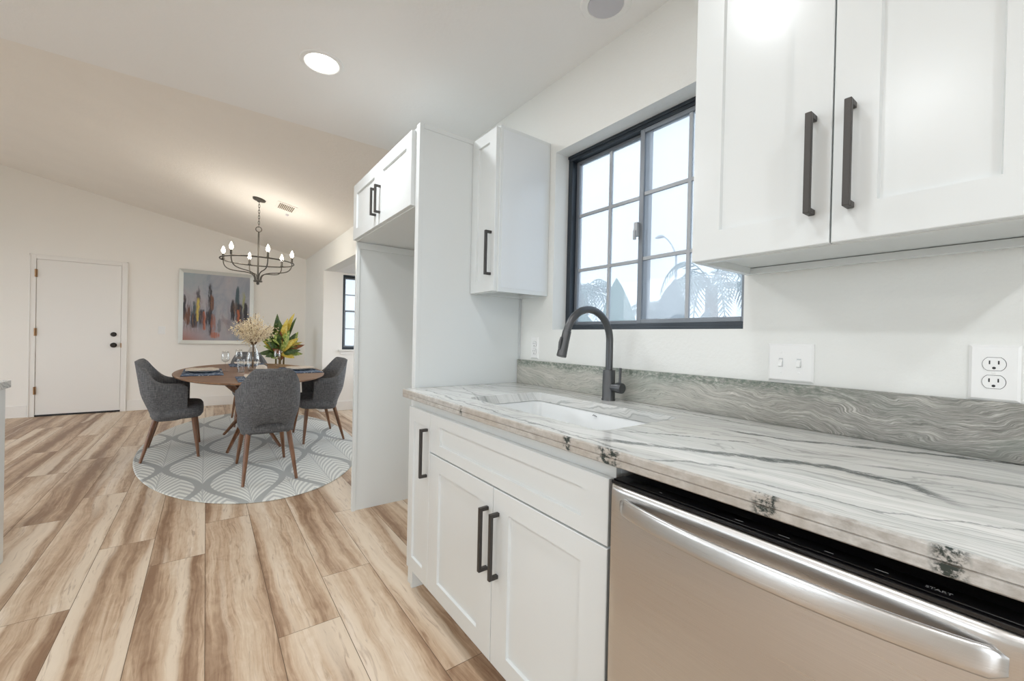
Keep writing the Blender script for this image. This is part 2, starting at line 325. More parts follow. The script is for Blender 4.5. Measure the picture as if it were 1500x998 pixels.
def m_art():
    t = NT('abstract_canvas'); c = t.coord(); x, y, z = t.sep(c)      # object origin at the canvas's lower left
    u = t.math('DIVIDE', x, 0.82); v = t.math('DIVIDE', z, 1.0)
    big = t.noise(t.comb(t.math('MULTIPLY', u, 3.0), t.math('MULTIPLY', v, 2.2), 1.0), 1.0, 4, 0.6, 0.6)
    col = t.ramp(big, [(0.30, lin((132, 142, 154))), (0.45, lin((156, 158, 167))), (0.58, lin((168, 164, 170))), (0.72, lin((146, 136, 140)))])
    tl = t.math('MULTIPLY', t.ramp(u, [(0.1, 1.0), (0.5, 0.0)]), t.ramp(v, [(0.6, 0.0), (1.0, 1.0)]))
    col = t.mix(t.math('MULTIPLY', tl, 0.7), col, lin((148, 166, 172)))
    rough_ = t.noise(t.comb(t.math('MULTIPLY', u, 34.0), t.math('MULTIPLY', v, 3.2), 2.0), 1.0, 5, 0.68, 0.4)
    wig = t.noise(t.comb(t.math('MULTIPLY', u, 6.0), t.math('MULTIPLY', v, 9.0), 4.0), 1.0, 3)
    uw = t.math('ADD', u, t.math('MULTIPLY', t.math('SUBTRACT', wig, 0.5), 0.05))
    def streak(u0, w, v0, v1, colr, s=1.0):
        a = t.math('SUBTRACT', 1.0, t.math('DIVIDE', t.math('ABSOLUTE', t.math('SUBTRACT', uw, u0)), w), clamp=True)
        vm = (v0 + v1) / 2; hv = (v1 - v0) / 2
        b = t.math('SUBTRACT', 1.0, t.math('DIVIDE', t.math('ABSOLUTE', t.math('SUBTRACT', v, vm)), hv), clamp=True)
        f = t.math('MULTIPLY', t.math('MULTIPLY', a, t.math('POWER', b, 0.5)), t.ramp(rough_, [(0.34, 0.1), (0.56, 1.0)]))
        f = t.ramp(f, [(0.07, 0.0), (0.30, s)])
        return t.mix(f, nonlocal_col[0], colr)
    nonlocal_col = [col]
    dark = lin((44, 42, 50)); teal = lin((62, 82, 90)); ora = lin((176, 98, 66)); yel = lin((206, 184, 92)); brn = lin((110, 74, 58))
    for a in ((0.02, .03, .28, .70, dark), (0.07, .05, .22, .55, brn), (.15, .05, .18, .60, teal), (.17, .07, .18, .42, dark, .9),
              (.22, .035, .34, .84, dark, .8), (.215, .035, .28, .66, yel), (.28, .06, .22, .48, dark), (.31, .05, .15, .45, ora, .9),
              (.36, .03, .22, .45, dark), (.405, .045, .06, .90, dark), (.43, .035, .45, .72, brn), (.45, .05, .10, .42, ora, .6),
              (.76, .05, .30, .66, dark), (.83, .045, .30, .88, teal), (.86, .07, .26, .60, dark), (.84, .03, .28, .50, ora),
              (.93, .03, .40, .80, lin((150, 152, 90)), .8), (.96, .05, .26, .62, dark), (.48, .09, .03, .13, ora, .8), (.55, .04, .12, .35, teal, .5)):
        nonlocal_col[0] = streak(*a)
    col = nonlocal_col[0]
    zone = t.math('MULTIPLY', t.ramp(v, [(0.10, 0.0), (0.28, 1.0), (0.45, 0.7), (0.68, 0.0)]), t.ramp(u, [(0.0, 1.0), (0.40, 0.8), (0.52, 0.15), (0.68, 0.3), (0.80, 1.0)]))
    drip = t.noise(t.comb(t.math('MULTIPLY', uw, 24.0), t.math('MULTIPLY', v, 2.0), 12.0), 1.0, 5, 0.7)
    col = t.mix(t.math('MULTIPLY', zone, t.ramp(drip, [(0.47, 0.0), (0.56, 0.85)])), col, lin((66, 66, 76)))
    drip2 = t.noise(t.comb(t.math('MULTIPLY', uw, 22.0), t.math('MULTIPLY', v, 2.6), 19.0), 1.0, 4, 0.7)
    col = t.mix(t.math('MULTIPLY', zone, t.ramp(drip2, [(0.54, 0.0), (0.62, 0.7)])), col, lin((150, 108, 78)))
    bl = t.math('MULTIPLY', t.ramp(v, [(0.02, 1.0), (0.26, 0.0)]), t.ramp(u, [(0.05, 0.9), (0.42, 0.15), (0.75, 0.0)]))
    col = t.mix(t.math('MULTIPLY', bl, 0.85), col, lin((160, 100, 84)))
    t.base(col); t.set(Roughness=0.5)
    return t.m
M['art'] = m_art()
M['artframe'] = paint('pale_silver_frame', (0.66, 0.68, 0.66), 0.3, 0.05, 100, 0.05, 0.3)

def m_pane():
    t = NT('glare_haze_glass'); t.n.remove(t.b)  # milky translucent mix imitates glare haze; dark tint keeps the sky from clipping
    tr = t.new('ShaderNodeBsdfTransparent'); tr.inputs[0].default_value = (0.50, 0.525, 0.55, 1)
    tl = t.new('ShaderNodeBsdfTranslucent'); tl.inputs[0].default_value = (0.70, 0.76, 0.82, 1)
    gl = t.new('ShaderNodeBsdfGlossy'); gl.inputs['Roughness'].default_value = 0.02
    m1 = t.new('ShaderNodeMixShader'); m1.inputs[0].default_value = 0.22; t.link(tr.outputs[0], m1.inputs[1]); t.link(tl.outputs[0], m1.inputs[2])
    m2 = t.new('ShaderNodeMixShader'); m2.inputs[0].default_value = 0.05; t.link(m1.outputs[0], m2.inputs[1]); t.link(gl.outputs[0], m2.inputs[2])
    t.link(m2.outputs[0], t.out.inputs[0]); return t.m
M['pane'] = m_pane()
def m_glass():
    t = NT('clear_glass'); t.n.remove(t.b)
    tr = t.new('ShaderNodeBsdfTransparent'); tr.inputs[0].default_value = (0.97, 0.975, 0.975, 1)
    gl = t.new('ShaderNodeBsdfGlossy'); gl.inputs['Roughness'].default_value = 0.03
    fr = t.new('ShaderNodeLayerWeight'); fr.inputs[0].default_value = 0.35
    mp = t.math('ADD', t.math('MULTIPLY', fr.outputs['Facing'], 0.45), 0.04)
    m1 = t.new('ShaderNodeMixShader'); t.link(mp, m1.inputs[0]); t.link(tr.outputs[0], m1.inputs[1]); t.link(gl.outputs[0], m1.inputs[2])
    t.link(m1.outputs[0], t.out.inputs[0]); return t.m
M['glass'] = m_glass()
def m_emit(name, col, st):
    t = NT(name); t.base((0.9, 0.9, 0.9)); t.b.inputs['Emission Color'].default_value = (*col, 1); t.b.inputs['Emission Strength'].default_value = st; return t.m
M['lens_on'] = m_emit('lit_lens', (1.0, 0.97, 0.90), 6.0)
M['bulb'] = m_emit('lit_bulb', (1.0, 0.86, 0.66), 22.0)
def m_leaf(name, base, vein, amt=0.5, sc=40.0):
    t = NT(name); c = t.coord(); n = t.noise(c, sc, 3, 0.6)
    t.base(t.ramp(n, [(0.5 - 0.2 * amt, base), (0.5 + 0.25 * amt, vein)])); t.set(Roughness=0.4); return t.m
M['leaf_dark'] = m_leaf('croton_dark', lin((46, 72, 38)), lin((88, 110, 48)))
M['leaf_lime'] = m_leaf('croton_lime', lin((112, 146, 54)), lin((206, 212, 128)))
M['leaf_yellow'] = m_leaf('croton_yellow', lin((196, 168, 52)), lin((216, 202, 108)))
M['leaf_red'] = m_leaf('croton_red', lin((110, 54, 28)), lin((178, 100, 40)))
M['palm'] = m_leaf('palm_frond', (0.10, 0.17, 0.15), (0.22, 0.30, 0.28), 0.8, 4.0)
M['banana'] = m_leaf('banana_leaf', (0.12, 0.26, 0.21), (0.20, 0.33, 0.28), 0.8, 5.0)
M['banana_dark'] = m_leaf('banana_leaf_dark', (0.13, 0.18, 0.19), (0.20, 0.25, 0.25), 0.8, 5.0)
M['blossom'] = m_leaf('dried_blossom', lin((224, 206, 170)), lin((244, 234, 210)), 0.6, 60)
M['stem'] = paint('plant_stem', (0.16, 0.12, 0.05), 0.7)

# ------------------------------------------------------------------ mesh helpers
LOC = {}
def bm_new(): return bmesh.new()
def box(bm, x0, x1, y0, y1, z0, z1, mi=0):
    v = [bm.verts.new(p) for p in ((x0, y0, z0), (x1, y0, z0), (x1, y1, z0), (x0, y1, z0), (x0, y0, z1), (x1, y0, z1), (x1, y1, z1), (x0, y1, z1))]
    for f in ((0, 3, 2, 1), (4, 5, 6, 7), (0, 1, 5, 4), (1, 2, 6, 5), (2, 3, 7, 6), (3, 0, 4, 7)):
        bm.faces.new([v[i] for i in f]).material_index = mi
def B(*a):
    bm = bm_new()
    for q in a: box(bm, *q)
    return bm
def prism(bm, pts, axis, a0, a1, mi=0):
    def P(p, a):
        return {'x': (a, p[0], p[1]), 'y': (p[0], a, p[1]), 'z': (p[0], p[1], a)}[axis]
    A = [bm.verts.new(P(p, a0)) for p in pts]; C = [bm.verts.new(P(p, a1)) for p in pts]
    n = len(pts)
    fs = [bm.faces.new(A), bm.faces.new(C[::-1])]
    for i in range(n): fs.append(bm.faces.new((A[i], C[i], C[(i + 1) % n], A[(i + 1) % n])))
    for f in fs: f.material_index = mi
def tube(bm, pts, rad, seg=10, caps=True, mi=0):
    pts = [Vector(p) for p in pts]; n = len(pts)
    R = rad if isinstance(rad, (list, tuple)) else [rad] * n
    rings = []; prev = None
    for i, p in enumerate(pts):
        d = (pts[min(i + 1, n - 1)] - pts[max(i - 1, 0)]).normalized()
        if prev is None:
            a = Vector((0, 0, 1)) if abs(d.z) < 0.9 else Vector((1, 0, 0))
            u = d.cross(a).normalized()
        else:
            u = (prev - d * prev.dot(d)).normalized()
        prev = u; w = d.cross(u)
        rings.append([bm.verts.new(p + (u * math.cos(2 * PI * k / seg) + w * math.sin(2 * PI * k / seg)) * R[i]) for k in range(seg)])
    for i in range(n - 1):
        for k in range(seg):
            bm.faces.new((rings[i][k], rings[i][(k + 1) % seg], rings[i + 1][(k + 1) % seg], rings[i + 1][k])).material_index = mi
    if caps:
        bm.faces.new(rings[0][::-1]).material_index = mi; bm.faces.new(rings[-1]).material_index = mi
def ring_tube(bm, c, R, r, seg=48, s2=8):
    g = []
    for i in range(seg):
        a = 2 * PI * i / seg; d = Vector((math.cos(a), math.sin(a), 0))
        g.append([bm.verts.new(Vector(c) + d * (R + r * math.cos(2 * PI * k / s2)) + Vector((0, 0, r * math.sin(2 * PI * k / s2)))) for k in range(s2)])
    for i in range(seg):
        for k in range(s2):
            bm.faces.new((g[i][k], g[(i + 1) % seg][k], g[(i + 1) % seg][(k + 1) % s2], g[i][(k + 1) % s2]))
def lathe(bm, prof, c=(0, 0, 0), seg=24, rx=1.0, ry=1.0, axis='z', mi=0):
    def P(r, h, a):
        p = {'z': (r * rx * math.cos(a), r * ry * math.sin(a), h), 'x': (h, r * math.cos(a), r * math.sin(a)), 'y': (r * math.cos(a), h, r * math.sin(a))}[axis]
        return Vector(c) + Vector(p)
    rings = []
    for r, h in prof:
        if r < 1e-6: rings.append([bm.verts.new(P(0, h, 0))])
        else: rings.append([bm.verts.new(P(r, h, 2 * PI * k / seg)) for k in range(seg)])
    for a, b in zip(rings[:-1], rings[1:]):
        for k in range(seg):
            k2 = (k + 1) % seg
            if len(a) == 1 and len(b) == 1: continue
            if len(a) == 1: f = (a[0], b[k2], b[k])
            elif len(b) == 1: f = (a[k], a[k2], b[0])
            else: f = (a[k], a[k2], b[k2], b[k])
            bm.faces.new(f).material_index = mi
def sphere(bm, c, r, seg=10, rings=6, sz=1.0):
    lathe(bm, [(r * math.sin(PI * i / rings), -r * sz * math.cos(PI * i / rings)) for i in range(rings + 1)], c, seg)

def obj(name, bm, mats, parent=None, smooth=False, bevel=0.0, subsurf=0, angle=40):
    me = bpy.data.meshes.new(name)
    bmesh.ops.recalc_face_normals(bm, faces=bm.faces[:])
    o = bpy.data.objects.new(name, me); COL.objects.link(o)
    if parent is not None:
        L = LOC.get(parent.name, Vector((0, 0, 0)))
        bmesh.ops.translate(bm, verts=bm.verts[:], vec=-L)
        o.parent = parent; LOC[o.name] = L
    else: LOC[o.name] = Vector((0, 0, 0))
    bm.to_mesh(me); bm.free()
    for m in (mats if isinstance(mats, (list, tuple)) else [mats]): me.materials.append(m)
    if smooth:
        for p in me.polygons: p.use_smooth = True
        if smooth == 'auto':
            e = o.modifiers.new('weighted', 'EDGE_SPLIT'); e.split_angle = math.radians(angle)
    if bevel:
        b = o.modifiers.new('bevel', 'BEVEL'); b.width = bevel; b.segments = 2; b.limit_method = 'ANGLE'
    if subsurf:
        s = o.modifiers.new('sub', 'SUBSURF'); s.levels = subsurf; s.render_levels = subsurf
    return o
def recenter(o, c):      # move a top-level mesh's origin to its place
    c = Vector(c); o.data.transform(Matrix.Translation(-c)); o.location = c; LOC[o.name] = c; return o
def tag(o, label, cat, group=None):
    o['label'] = label; o['category'] = cat
    if group: o['group'] = group
    return o
def thing(name, label, cat, loc, group=None):
    o = bpy.data.objects.new(name, None); COL.objects.link(o); o.location = loc; o.empty_display_size = 0.1
    LOC[o.name] = Vector(loc); return tag(o, label, cat, group)
def struct(name, bm, mats, parent=None, **kw):
    o = obj(name, bm, mats, parent, **kw)
    if parent is None: o['kind'] = 'structure'
    return o
def copy_tree(o, parent=None):
    c = o.copy(); COL.objects.link(c); c.parent = parent
    for ch in list(o.children): copy_tree(ch, c)
    return c

# ------------------------------------------------------------------ room shell
WY0, WY1, WZ0, WZ1 = 0.640, 1.556, 1.201, 2.082      # kitchen window opening
BY0, BY1, BZ, BX = 3.55, 6.655, 2.092, 2.42          # dining bay opening
TH = 0.16
# floor of separate planks
def build_floor():
    bm = bm_new(); rl = bm.faces.layers.float.new('rnd'); tl = bm.faces.layers.float.new('tone')
    W_, L_, X0 = 0.2235, 1.557, 0.0125
    ph = {0: 3.09, 1: 1.772, 2: 2.107, 3: 1.274, -1: 2.668, -2: 3.013, -3: 2.436, -4: 3.605, -5: 4.785}
    tones = {(0, 0): 0.02, (1, 0): -0.02, (2, 0): -0.06}
    g = 0.0011
    def rect(x0, x1, y0, y1, r, tn):
        if x1 - x0 < 0.01 or y1 - y0 < 0.01: return
        vs = [bm.verts.new(p) for p in ((x0 + g, y0 + g, 0), (x1 - g, y0 + g, 0), (x1 - g, y1 - g, 0), (x0 + g, y1 - g, 0))]
        f = bm.faces.new(vs); f[rl] = r; f[tl] = tn
    for k in range(-20, 12):
        x0, x1 = X0 + k * W_, X0 + (k + 1) * W_
        p = ph.get(k, random.uniform(0, L_))
        n0 = math.floor((YB - p) / L_)
        for n in range(n0, n0 + 12):
            a, b = p + n * L_, p + (n + 1) * L_
            r = random.random(); tn = random.uniform(-0.17, 0.17)
            for (bx0, bx1, by0, by1) in ((XL, XW, YB, YF), (XW, BX, BY0, BY1)):
                rect(max(x0, bx0), min(x1, bx1), max(a, by0), min(b, by1), r, tn)
    for (bx0, bx1, by0, by1) in ((XL, XW + 0.002, YB, YF), (XW, BX, BY0, BY1)):
        box(bm, bx0, bx1, by0, by1, -0.06, -0.0012, 1)
    return struct('floor', bm, [M['floor'], M['seam']])
build_floor()

bm = bm_new()          # window wall with its two openings
for a in ((YB, WY0, 0, H + .2), (WY1, BY0, 0, H + .2), (WY0, WY1, 0, WZ0), (WY0, WY1, WZ1, H + .2), (BY0, BY1, BZ, H + .2), (BY1, YF + TH, 0, H + .2)):
    box(bm, XW, XW + TH, a[0], a[1], a[2], a[3])
struct('wall_right', bm, M['wall'])
bm = bm_new(); prism(bm, [(XL - TH, 0), (XW + TH, 0), (XW + TH, zs(XW) + .1), (XL - TH, zs(XL) + .1)], 'y', YF, YF + TH)
struct('wall_back', bm, M['wall_warm'])
# left wall and wall behind the camera, with unseen openings added for daylight
bm = bm_new()
for a in ((YB - TH, 0.2, 0, 3.8), (0.2, 2.2, 0, 0.5), (0.2, 2.2, 2.15, 3.8), (2.2, 3.4, 0, 3.8), (3.4, 7.2, 2.45, 3.8), (7.2, YF + TH, 0, 3.8)):
    box(bm, XL - TH, XL, a[0], a[1], a[2], a[3])
struct('wall_left', bm, M['wall'])
bm = bm_new()
for a in ((XL, -3.0, 0, H + .1), (-3.0, 0.3, 2.15, H + .1), (0.3, XW, 0, H + .1)):
    box(bm, a[0], a[1], YB - TH, YB, a[2], a[3])
struct('wall_front', bm, M['wall'])
# bay
bm = bm_new()
WX0, WX1, BWZ0, BWZ1 = 1.665, 2.28, 0.925, 2.064
for a in ((XW + TH, WX0, 0, BZ), (WX1, BX + TH, 0, BZ), (WX0, WX1, 0, BWZ0), (WX0, WX1, BWZ1, BZ)):
    box(bm, a[0], a[1], BY1 - .035, BY1 + TH, a[2], a[3])
box(bm, XW + .001, XW + TH, BY1 - .035, BY1, 0, BZ)
for a in ((BY0 - TH, 3.75, 0, BZ), (3.75, 6.35, 0, 0.5), (3.75, 6.35, 2.03, BZ), (6.35, BY1 + TH, 0, BZ)):
    box(bm, BX, BX + TH, a[0], a[1], a[2], a[3])
box(bm, XW + TH, BX, BY0 - TH, BY0, 0, BZ)
struct('wall_bay', bm, M['wall_warm'])
BYF = BY1 - .035
struct('ceiling_bay', B((XW + TH, BX + TH, BY0 - TH, BY1 + TH, BZ, BZ + .1)), M['ceiling'])
struct('ceiling', B((XL - TH, XW, YB - TH, YR, H, H + .12)), M['ceiling'])
bm = bm_new(); prism(bm, [(XL - TH, zs(XL - TH)), (XW, zs(XW)), (XW, zs(XW) + .12), (XL - TH, zs(XL - TH) + .12)], 'y', YR - .1, YF)
struct('ceiling_dining', bm, M['ceiling_slope'])
bm = bm_new(); prism(bm, [(XL, H + .12), (XW - .57, H + .12), (XL, zs(XL))], 'y', YR - .1, YR)
struct('wall_gable', bm, M['ceiling_slope'])
struct('ground_outside', B((XW + TH, 30, -20, 40, -.25, -.2), (-30, XL - TH, -20, 40, -.25, -.2), (XL - TH, XW + TH, -30, YB - TH, -.25, -.2)), M['ground'])

# baseboards
def skirting(pts_):
    bm = bm_new()
    for a in pts_: box(bm, *a)
    return bm
struct('baseboard_back', skirting([(XL, -1.84, YF - .016, YF, 0, .15), (-.895, XW, YF - .016, YF, 0, .15)]), M['trim'], bevel=.004)
struct('baseboard_bay', skirting([(XW + .002, BX, BYF - .016, BYF, 0, .141)]), M['trim'], bevel=.004)
struct('baseboard_right', skirting([(XW - .016, XW, BY1, YF - .016, 0, .15)]), M['trim'], bevel=.004)

# far door with casing, hinges, knob, deadbolt
DX0, DX1, DZ = -1.775, -.962, 2.045
dr = struct('door_1', B((DX0 + .004, DX1 - .004, YF - .012, YF - .001, .022, DZ - .004)), M['trim'], bevel=.002)
for z in (1.86, 1.10, .34):
    hb = bm_new(); tube(hb, [(DX0 - .004, YF - .03, z - .05), (DX0 - .004, YF - .03, z + .05)], .0075, 8); box(hb, DX0 - .002, DX0 + .012, YF - .02, YF - .012, z - .05, z + .05)
    obj('hinge', hb, M['hinge'], dr)
kb = bm_new(); lathe(kb, [(0, 0), (.034, 0), (.034, -.008), (.012, -.012), (.012, -.03), (.030, -.04), (.032, -.055), (.022, -.068), (0, -.07)], (-1.036, YF - .012, .935), 18, axis='y')
obj('door_knob', kb, M['knob'], dr, smooth='auto')
kb = bm_new(); lathe(kb, [(0, 0), (.032, 0), (.032, -.012), (.024, -.02), (0, -.02)], (-1.038, YF - .012, 1.085), 18, axis='y')
obj('deadbolt', kb, M['knob'], dr, smooth='auto')
obj('strike_plate', B((DX1 - .006, DX1 + .006, YF - .024, YF - .012, .90, .965)), M['hinge'], dr)
obj('threshold', B((DX0, DX1, YF - .02, YF - .001, 0.0, .022)), M['slot'], dr)
bm = bm_new()
cw = .062
box(bm, DX0 - cw, DX0, YF - .02, YF, 0, DZ + cw); box(bm, DX1, DX1 + cw, YF - .02, YF, 0, DZ + cw); box(bm, DX0, DX1, YF - .02, YF, DZ, DZ + cw)
for a in ((DX0 - cw, DX0 - cw + .014, 0, DZ + cw), (DX1 + cw - .014, DX1 + cw, 0, DZ + cw), (DX0 - cw, DX1 + cw, DZ + cw - .014, DZ + cw)):
    box(bm, a[0], a[1], YF - .027, YF - .018, a[2], a[3])
struct('trim_1', bm, M['trim'], bevel=.002)
struct('trim_2', B((WX0 - .05, WX1 + .05, BYF - .04, BYF + .1, BWZ0 - .022, BWZ0), (WX0 - .025, WX1 + .025, BYF - .014, BYF, BWZ0 - .075, BWZ0 - .022)), M['trim'], bevel=.003)

# kitchen window: a horizontal slider
FX0, FX1 = XW + .088, XW + .150
w1 = bpy.data.objects.new('window_1', None); COL.objects.link(w1); w1.location = (FX0, (WY0 + WY1) / 2, WZ0); LOC[w1.name] = Vector(w1.location); w1['kind'] = 'structure'
fw = .028
obj('window_frame', B((FX0, FX1, WY0, WY1, WZ0, WZ0 + fw), (FX0, FX1, WY0, WY1, WZ1 - fw, WZ1), (FX0, FX1, WY0, WY0 + fw, WZ0 + fw, WZ1 - fw), (FX0, FX1, WY1 - fw, WY1, WZ0 + fw, WZ1 - fw),
    (FX0 - .006, FX0 + .02, WY0, WY1, WZ0, WZ0 + .014), (FX0 - .006, FX0 + .004, WY0, WY1, WZ1 - .014, WZ1)), M['winframe'], w1, bevel=.002)
def sash(y0, y1, x, frame_m, st):
    z0, z1 = WZ0 + fw, WZ1 - fw
    s = obj('sash', B((x, x + .024, y0, y0 + st, z0, z1), (x, x + .024, y1 - st, y1, z0, z1), (x, x + .024, y0 + st, y1 - st, z0, z0 + st * .8), (x, x + .024, y0 + st, y1 - st, z1 - st * .8, z1)), frame_m, w1, bevel=.0015)
    ym = (y0 + y1) / 2; h = (z1 - z0) / 3; mm = bm_new()
    box(mm, x + .0045, x + .0175, ym - .007, ym + .007, z0 + .01, z1 - .01)
    for i in (1, 2): box(mm, x + .005, x + .017, y0 + .01, y1 - .01, z0 + h * i - .007, z0 + h * i + .007)
    obj('muntin', mm, M['muntin'], s)
    obj('pane', B((x + .010, x + .012, y0 + .01, y1 - .01, z0 + .01, z1 - .01)), M['pane'], s)
    return s
M['sash'] = paint('sash_grey', (0.20, 0.22, 0.245), 0.4, 0.1, 150, 0.2, 0.3)  # lighter than the frame, with its reflections put into the colour
s1 = sash(1.095, WY1 - fw, FX0 + .032, M['sash'], .019)
s2 = sash(WY0 + fw, 1.123, FX0 + .004, M['sash'], .022)
lb = bm_new(); box(lb, FX0 - .012, FX0 + .006, 1.118, 1.136, 1.60, 1.66); box(lb, FX0 - .022, FX0 - .01, 1.122, 1.132, 1.585, 1.625)
obj('sash_latch', lb, M['muntin'], w1, bevel=.002)
# bay windows
w2 = bpy.data.objects.new('window_2', None); COL.objects.link(w2); w2.location = ((WX0 + WX1) / 2, BYF + .07, BWZ0); LOC[w2.name] = Vector(w2.location); w2['kind'] = 'structure'
ya = BYF + .055
def framexz(x0, x1, z0, z1, y, d, w):
    return B((x0, x0 + w, y, y + d, z0, z1), (x1 - w, x1, y, y + d, z0, z1), (x0 + w, x1 - w, y, y + d, z0, z0 + w), (x0 + w, x1 - w, y, y + d, z1 - w, z1))
obj('window_frame', framexz(WX0, WX1, BWZ0, BWZ1, ya, .06, .034), M['winframe'], w2)
zm = 1.515
for (z0, z1, dy) in ((BWZ0 + .034, zm + .012, .008), (zm - .012, BWZ1 - .034, .03)):
    s = obj('sash', framexz(WX0 + .034, WX1 - .034, z0, z1, ya + dy, .02, .024), M['sash'], w2)
    mm = bm_new(); zz = (z0 + z1) / 2; box(mm, WX0 + .05, WX1 - .05, ya + dy + .005, ya + dy + .015, zz - .008, zz + .008); xx = (WX0 + WX1) / 2; box(mm, xx - .008, xx + .008, ya + dy + .005, ya + dy + .015, z0, z1)
    obj('muntin', mm, M['muntin'], s)
    obj('pane', B((WX0 + .04, WX1 - .04, ya + dy + .009, ya + dy + .011, z0 + .01, z1 - .01)), M['pane'], s)
def daylight_window(n, axis, c, a0, a1, z0, z1):  # unseen windows added to bring more daylight into the rooms
    w = .045; cells = [(a0, (a0 + a1) / 2), ((a0 + a1) / 2, a1)]
    bm = bm_new(); pm = bm_new()
    for (q0, q1) in cells:
        for r in ((q0, q0 + w, z0, z1), (q1 - w, q1, z0, z1), (q0 + w, q1 - w, z0, z0 + w), (q0 + w, q1 - w, z1 - w, z1)):
            if axis == 'x': box(bm, c, c + .05, r[0], r[1], r[2], r[3])
            else: box(bm, r[0], r[1], c, c + .05, r[2], r[3])
        if axis == 'x': box(pm, c + .022, c + .026, q0 + w, q1 - w, z0 + w, z1 - w)
        else: box(pm, q0 + w, q1 - w, c + .022, c + .026, z0 + w, z1 - w)
    o = struct('window_%d' % n, bm, M['winframe']); obj('pane', pm, M['glass'], o)
daylight_window(3, 'x', BX + .06, 3.75, 6.35, .5, 2.03)
daylight_window(4, 'x', XL - .1, 0.2, 2.2, .5, 2.15)
daylight_window(5, 'x', XL - .1, 3.4, 7.2, 0, 2.45)
daylight_window(6, 'y', YB - .1, -3.0, 0.3, 0, 2.15)

# ------------------------------------------------------------------ cabinets
def door_bm(xf, y0, y1, z0, z1, st=.064, th=.02, rec=.009, rail=None):
    bm = bm_new(); rl = rail or st
    def ring(x, a0, a1, b0, b1): return [bm.verts.new(p) for p in ((x, a0, b0), (x, a1, b0), (x, a1, b1), (x, a0, b1))]
    e = .0015
    bk = ring(xf + th, y0, y1, z0, z1); o2 = ring(xf + e, y0, y1, z0, z1); o1 = ring(xf, y0 + e, y1 - e, z0 + e, z1 - e)
    i1 = ring(xf, y0 + st, y1 - st, z0 + rl, z1 - rl); i2 = ring(xf + rec, y0 + st + .0025, y1 - st - .0025, z0 + rl + .0025, z1 - rl - .0025)
    def br(a, b):
        for k in range(4): bm.faces.new((a[k], a[(k + 1) % 4], b[(k + 1) % 4], b[k]))
    br(bk, o2); br(o2, o1); br(o1, i1); br(i1, i2); bm.faces.new(i2); bm.faces.new(bk[::-1])
    return bm
def handle_bm(xf, y, z0, z1, w=.0125, out=.034, t=.011):
    return B((xf - out, xf - out + t, y - w / 2, y + w / 2, z0, z1), (xf - out + t, xf, y - w / 2, y + w / 2, z0, z0 + .012), (xf - out + t, xf, y - w / 2, y + w / 2, z1 - .012, z1))
def door(parent, xf, y0, y1, z0, z1, hy=None, hz0=0, hz1=0, name='door', **kw):
    d = obj(name, door_bm(xf, y0, y1, z0, z1, **kw), M['cab'], parent)
    if hy is not None: obj('handle', handle_bm(xf, hy, hz0, hz1), M['handle'], d, bevel=.0012)
    return d
XB, XBC = .7533, .7738      # base door front, base carcass front
gp = .0016
def base_body(y0, y1, toe=True):
    return B((XBC, XW - .002, y0, y1, .105, ZCB), (.835, XW - .002, y0, y1, 0, .105))
t = thing('base_cabinet', 'narrow white shaker base cabinet at the far end of the counter beside the tall panel', 'cabinet', (1.08, 1.69, 0))
b = base_body(1.5855, 1.786); box(b, XBC + .001, XW - .002, 1.786, 1.806, 0, ZCB)
obj('body', b, M['cab'], t, bevel=.001)
door(t, XB, 1.585 + gp, 1.804, .1065, .834, 1.611, .564, .768, st=.05, rail=.06)
t = thing('sink_cabinet', 'wide white shaker sink cabinet with a false drawer front and two doors', 'cabinet', (1.08, 1.11, 0))
# open-topped body under the sink basin
obj('body', B((XBC, XBC + .018, .632, 1.585, .105, ZCB), (XBC + .018, XW - .002, .632, .650, .105, ZCB), (XBC + .018, XW - .002, 1.567, 1.585, .105, ZCB), (XBC + .018, XW - .002, .650, 1.567, .105, .123), (XW - .012, XW - .002, .650, 1.567, .123, ZCB), (.835, .85, .632, 1.585, 0, .105)), M['cab'], t, bevel=.001)
door(t, XB, .6365, 1.5837, .677, .834, name='drawer_front', st=.085, rail=.042)
door(t, XB, 1.110 + gp, 1.5837, .1065, .6715, 1.139, .394, .603, st=.085, rail=.062)
door(t, XB, .6365, 1.110 - gp, .1065, .6715, 1.0775, .394, .603, st=.085, rail=.062)
t = thing('base_cabinet', 'white shaker base cabinet next to the dishwasher at the near end of the counter', 'cabinet', (1.08, -.45, 0))
obj('body', base_body(-.93, .008), M['cab'], t, bevel=.001)
for (a, c_, hy) in ((-.93, -.462, -.50), (-.460, .006, -.42)):
    door(t, XB, a, c_, .1065, .834, hy, .60, .80)

XU = 1.0655
def upper_body(y0, y1, z0, z1, lip=.02):
    x0 = XU + .02
    return B((x0, XW - .002, y0 + .018, y1 - .018, z0 + lip, z1 - .018), (x0, XW - .002, y0, y0 + .018, z0, z1), (x0, XW - .002, y1 - .018, y1, z0, z1), (x0, x0 + .018, y0 + .018, y1 - .018, z0, z0 + lip), (XW - .022, XW - .002, y0 + .018, y1 - .018, z0, z0 + lip - .0015), (x0, XW - .002, y0 + .018, y1 - .018, z1 - .018, z1))
ZT = 2.1414; ZU = 1.3702
t = thing('wall_cabinet', 'large white shaker wall cabinet right of the window with two dark bar handles', 'cabinet', (1.22, .316, ZU))
obj('body', upper_body(.004, .6306, ZU, ZT), M['cab'], t, bevel=.001)
door(t, XU, .3176 + gp, .6306, ZU + .002, ZT - .01, .352, 1.437, 1.653, st=.074)
door(t, XU, .006, .3176 - gp, ZU + .002, ZT - .01, .2835, 1.437, 1.653, st=.074)
t = thing('wall_cabinet', 'slim tall white wall cabinet left of the window against the tall panel', 'cabinet', (1.22, 1.705, ZU))
obj('body', upper_body(1.5967, PY - .001, ZU, ZT), M['cab'], t, bevel=.001)
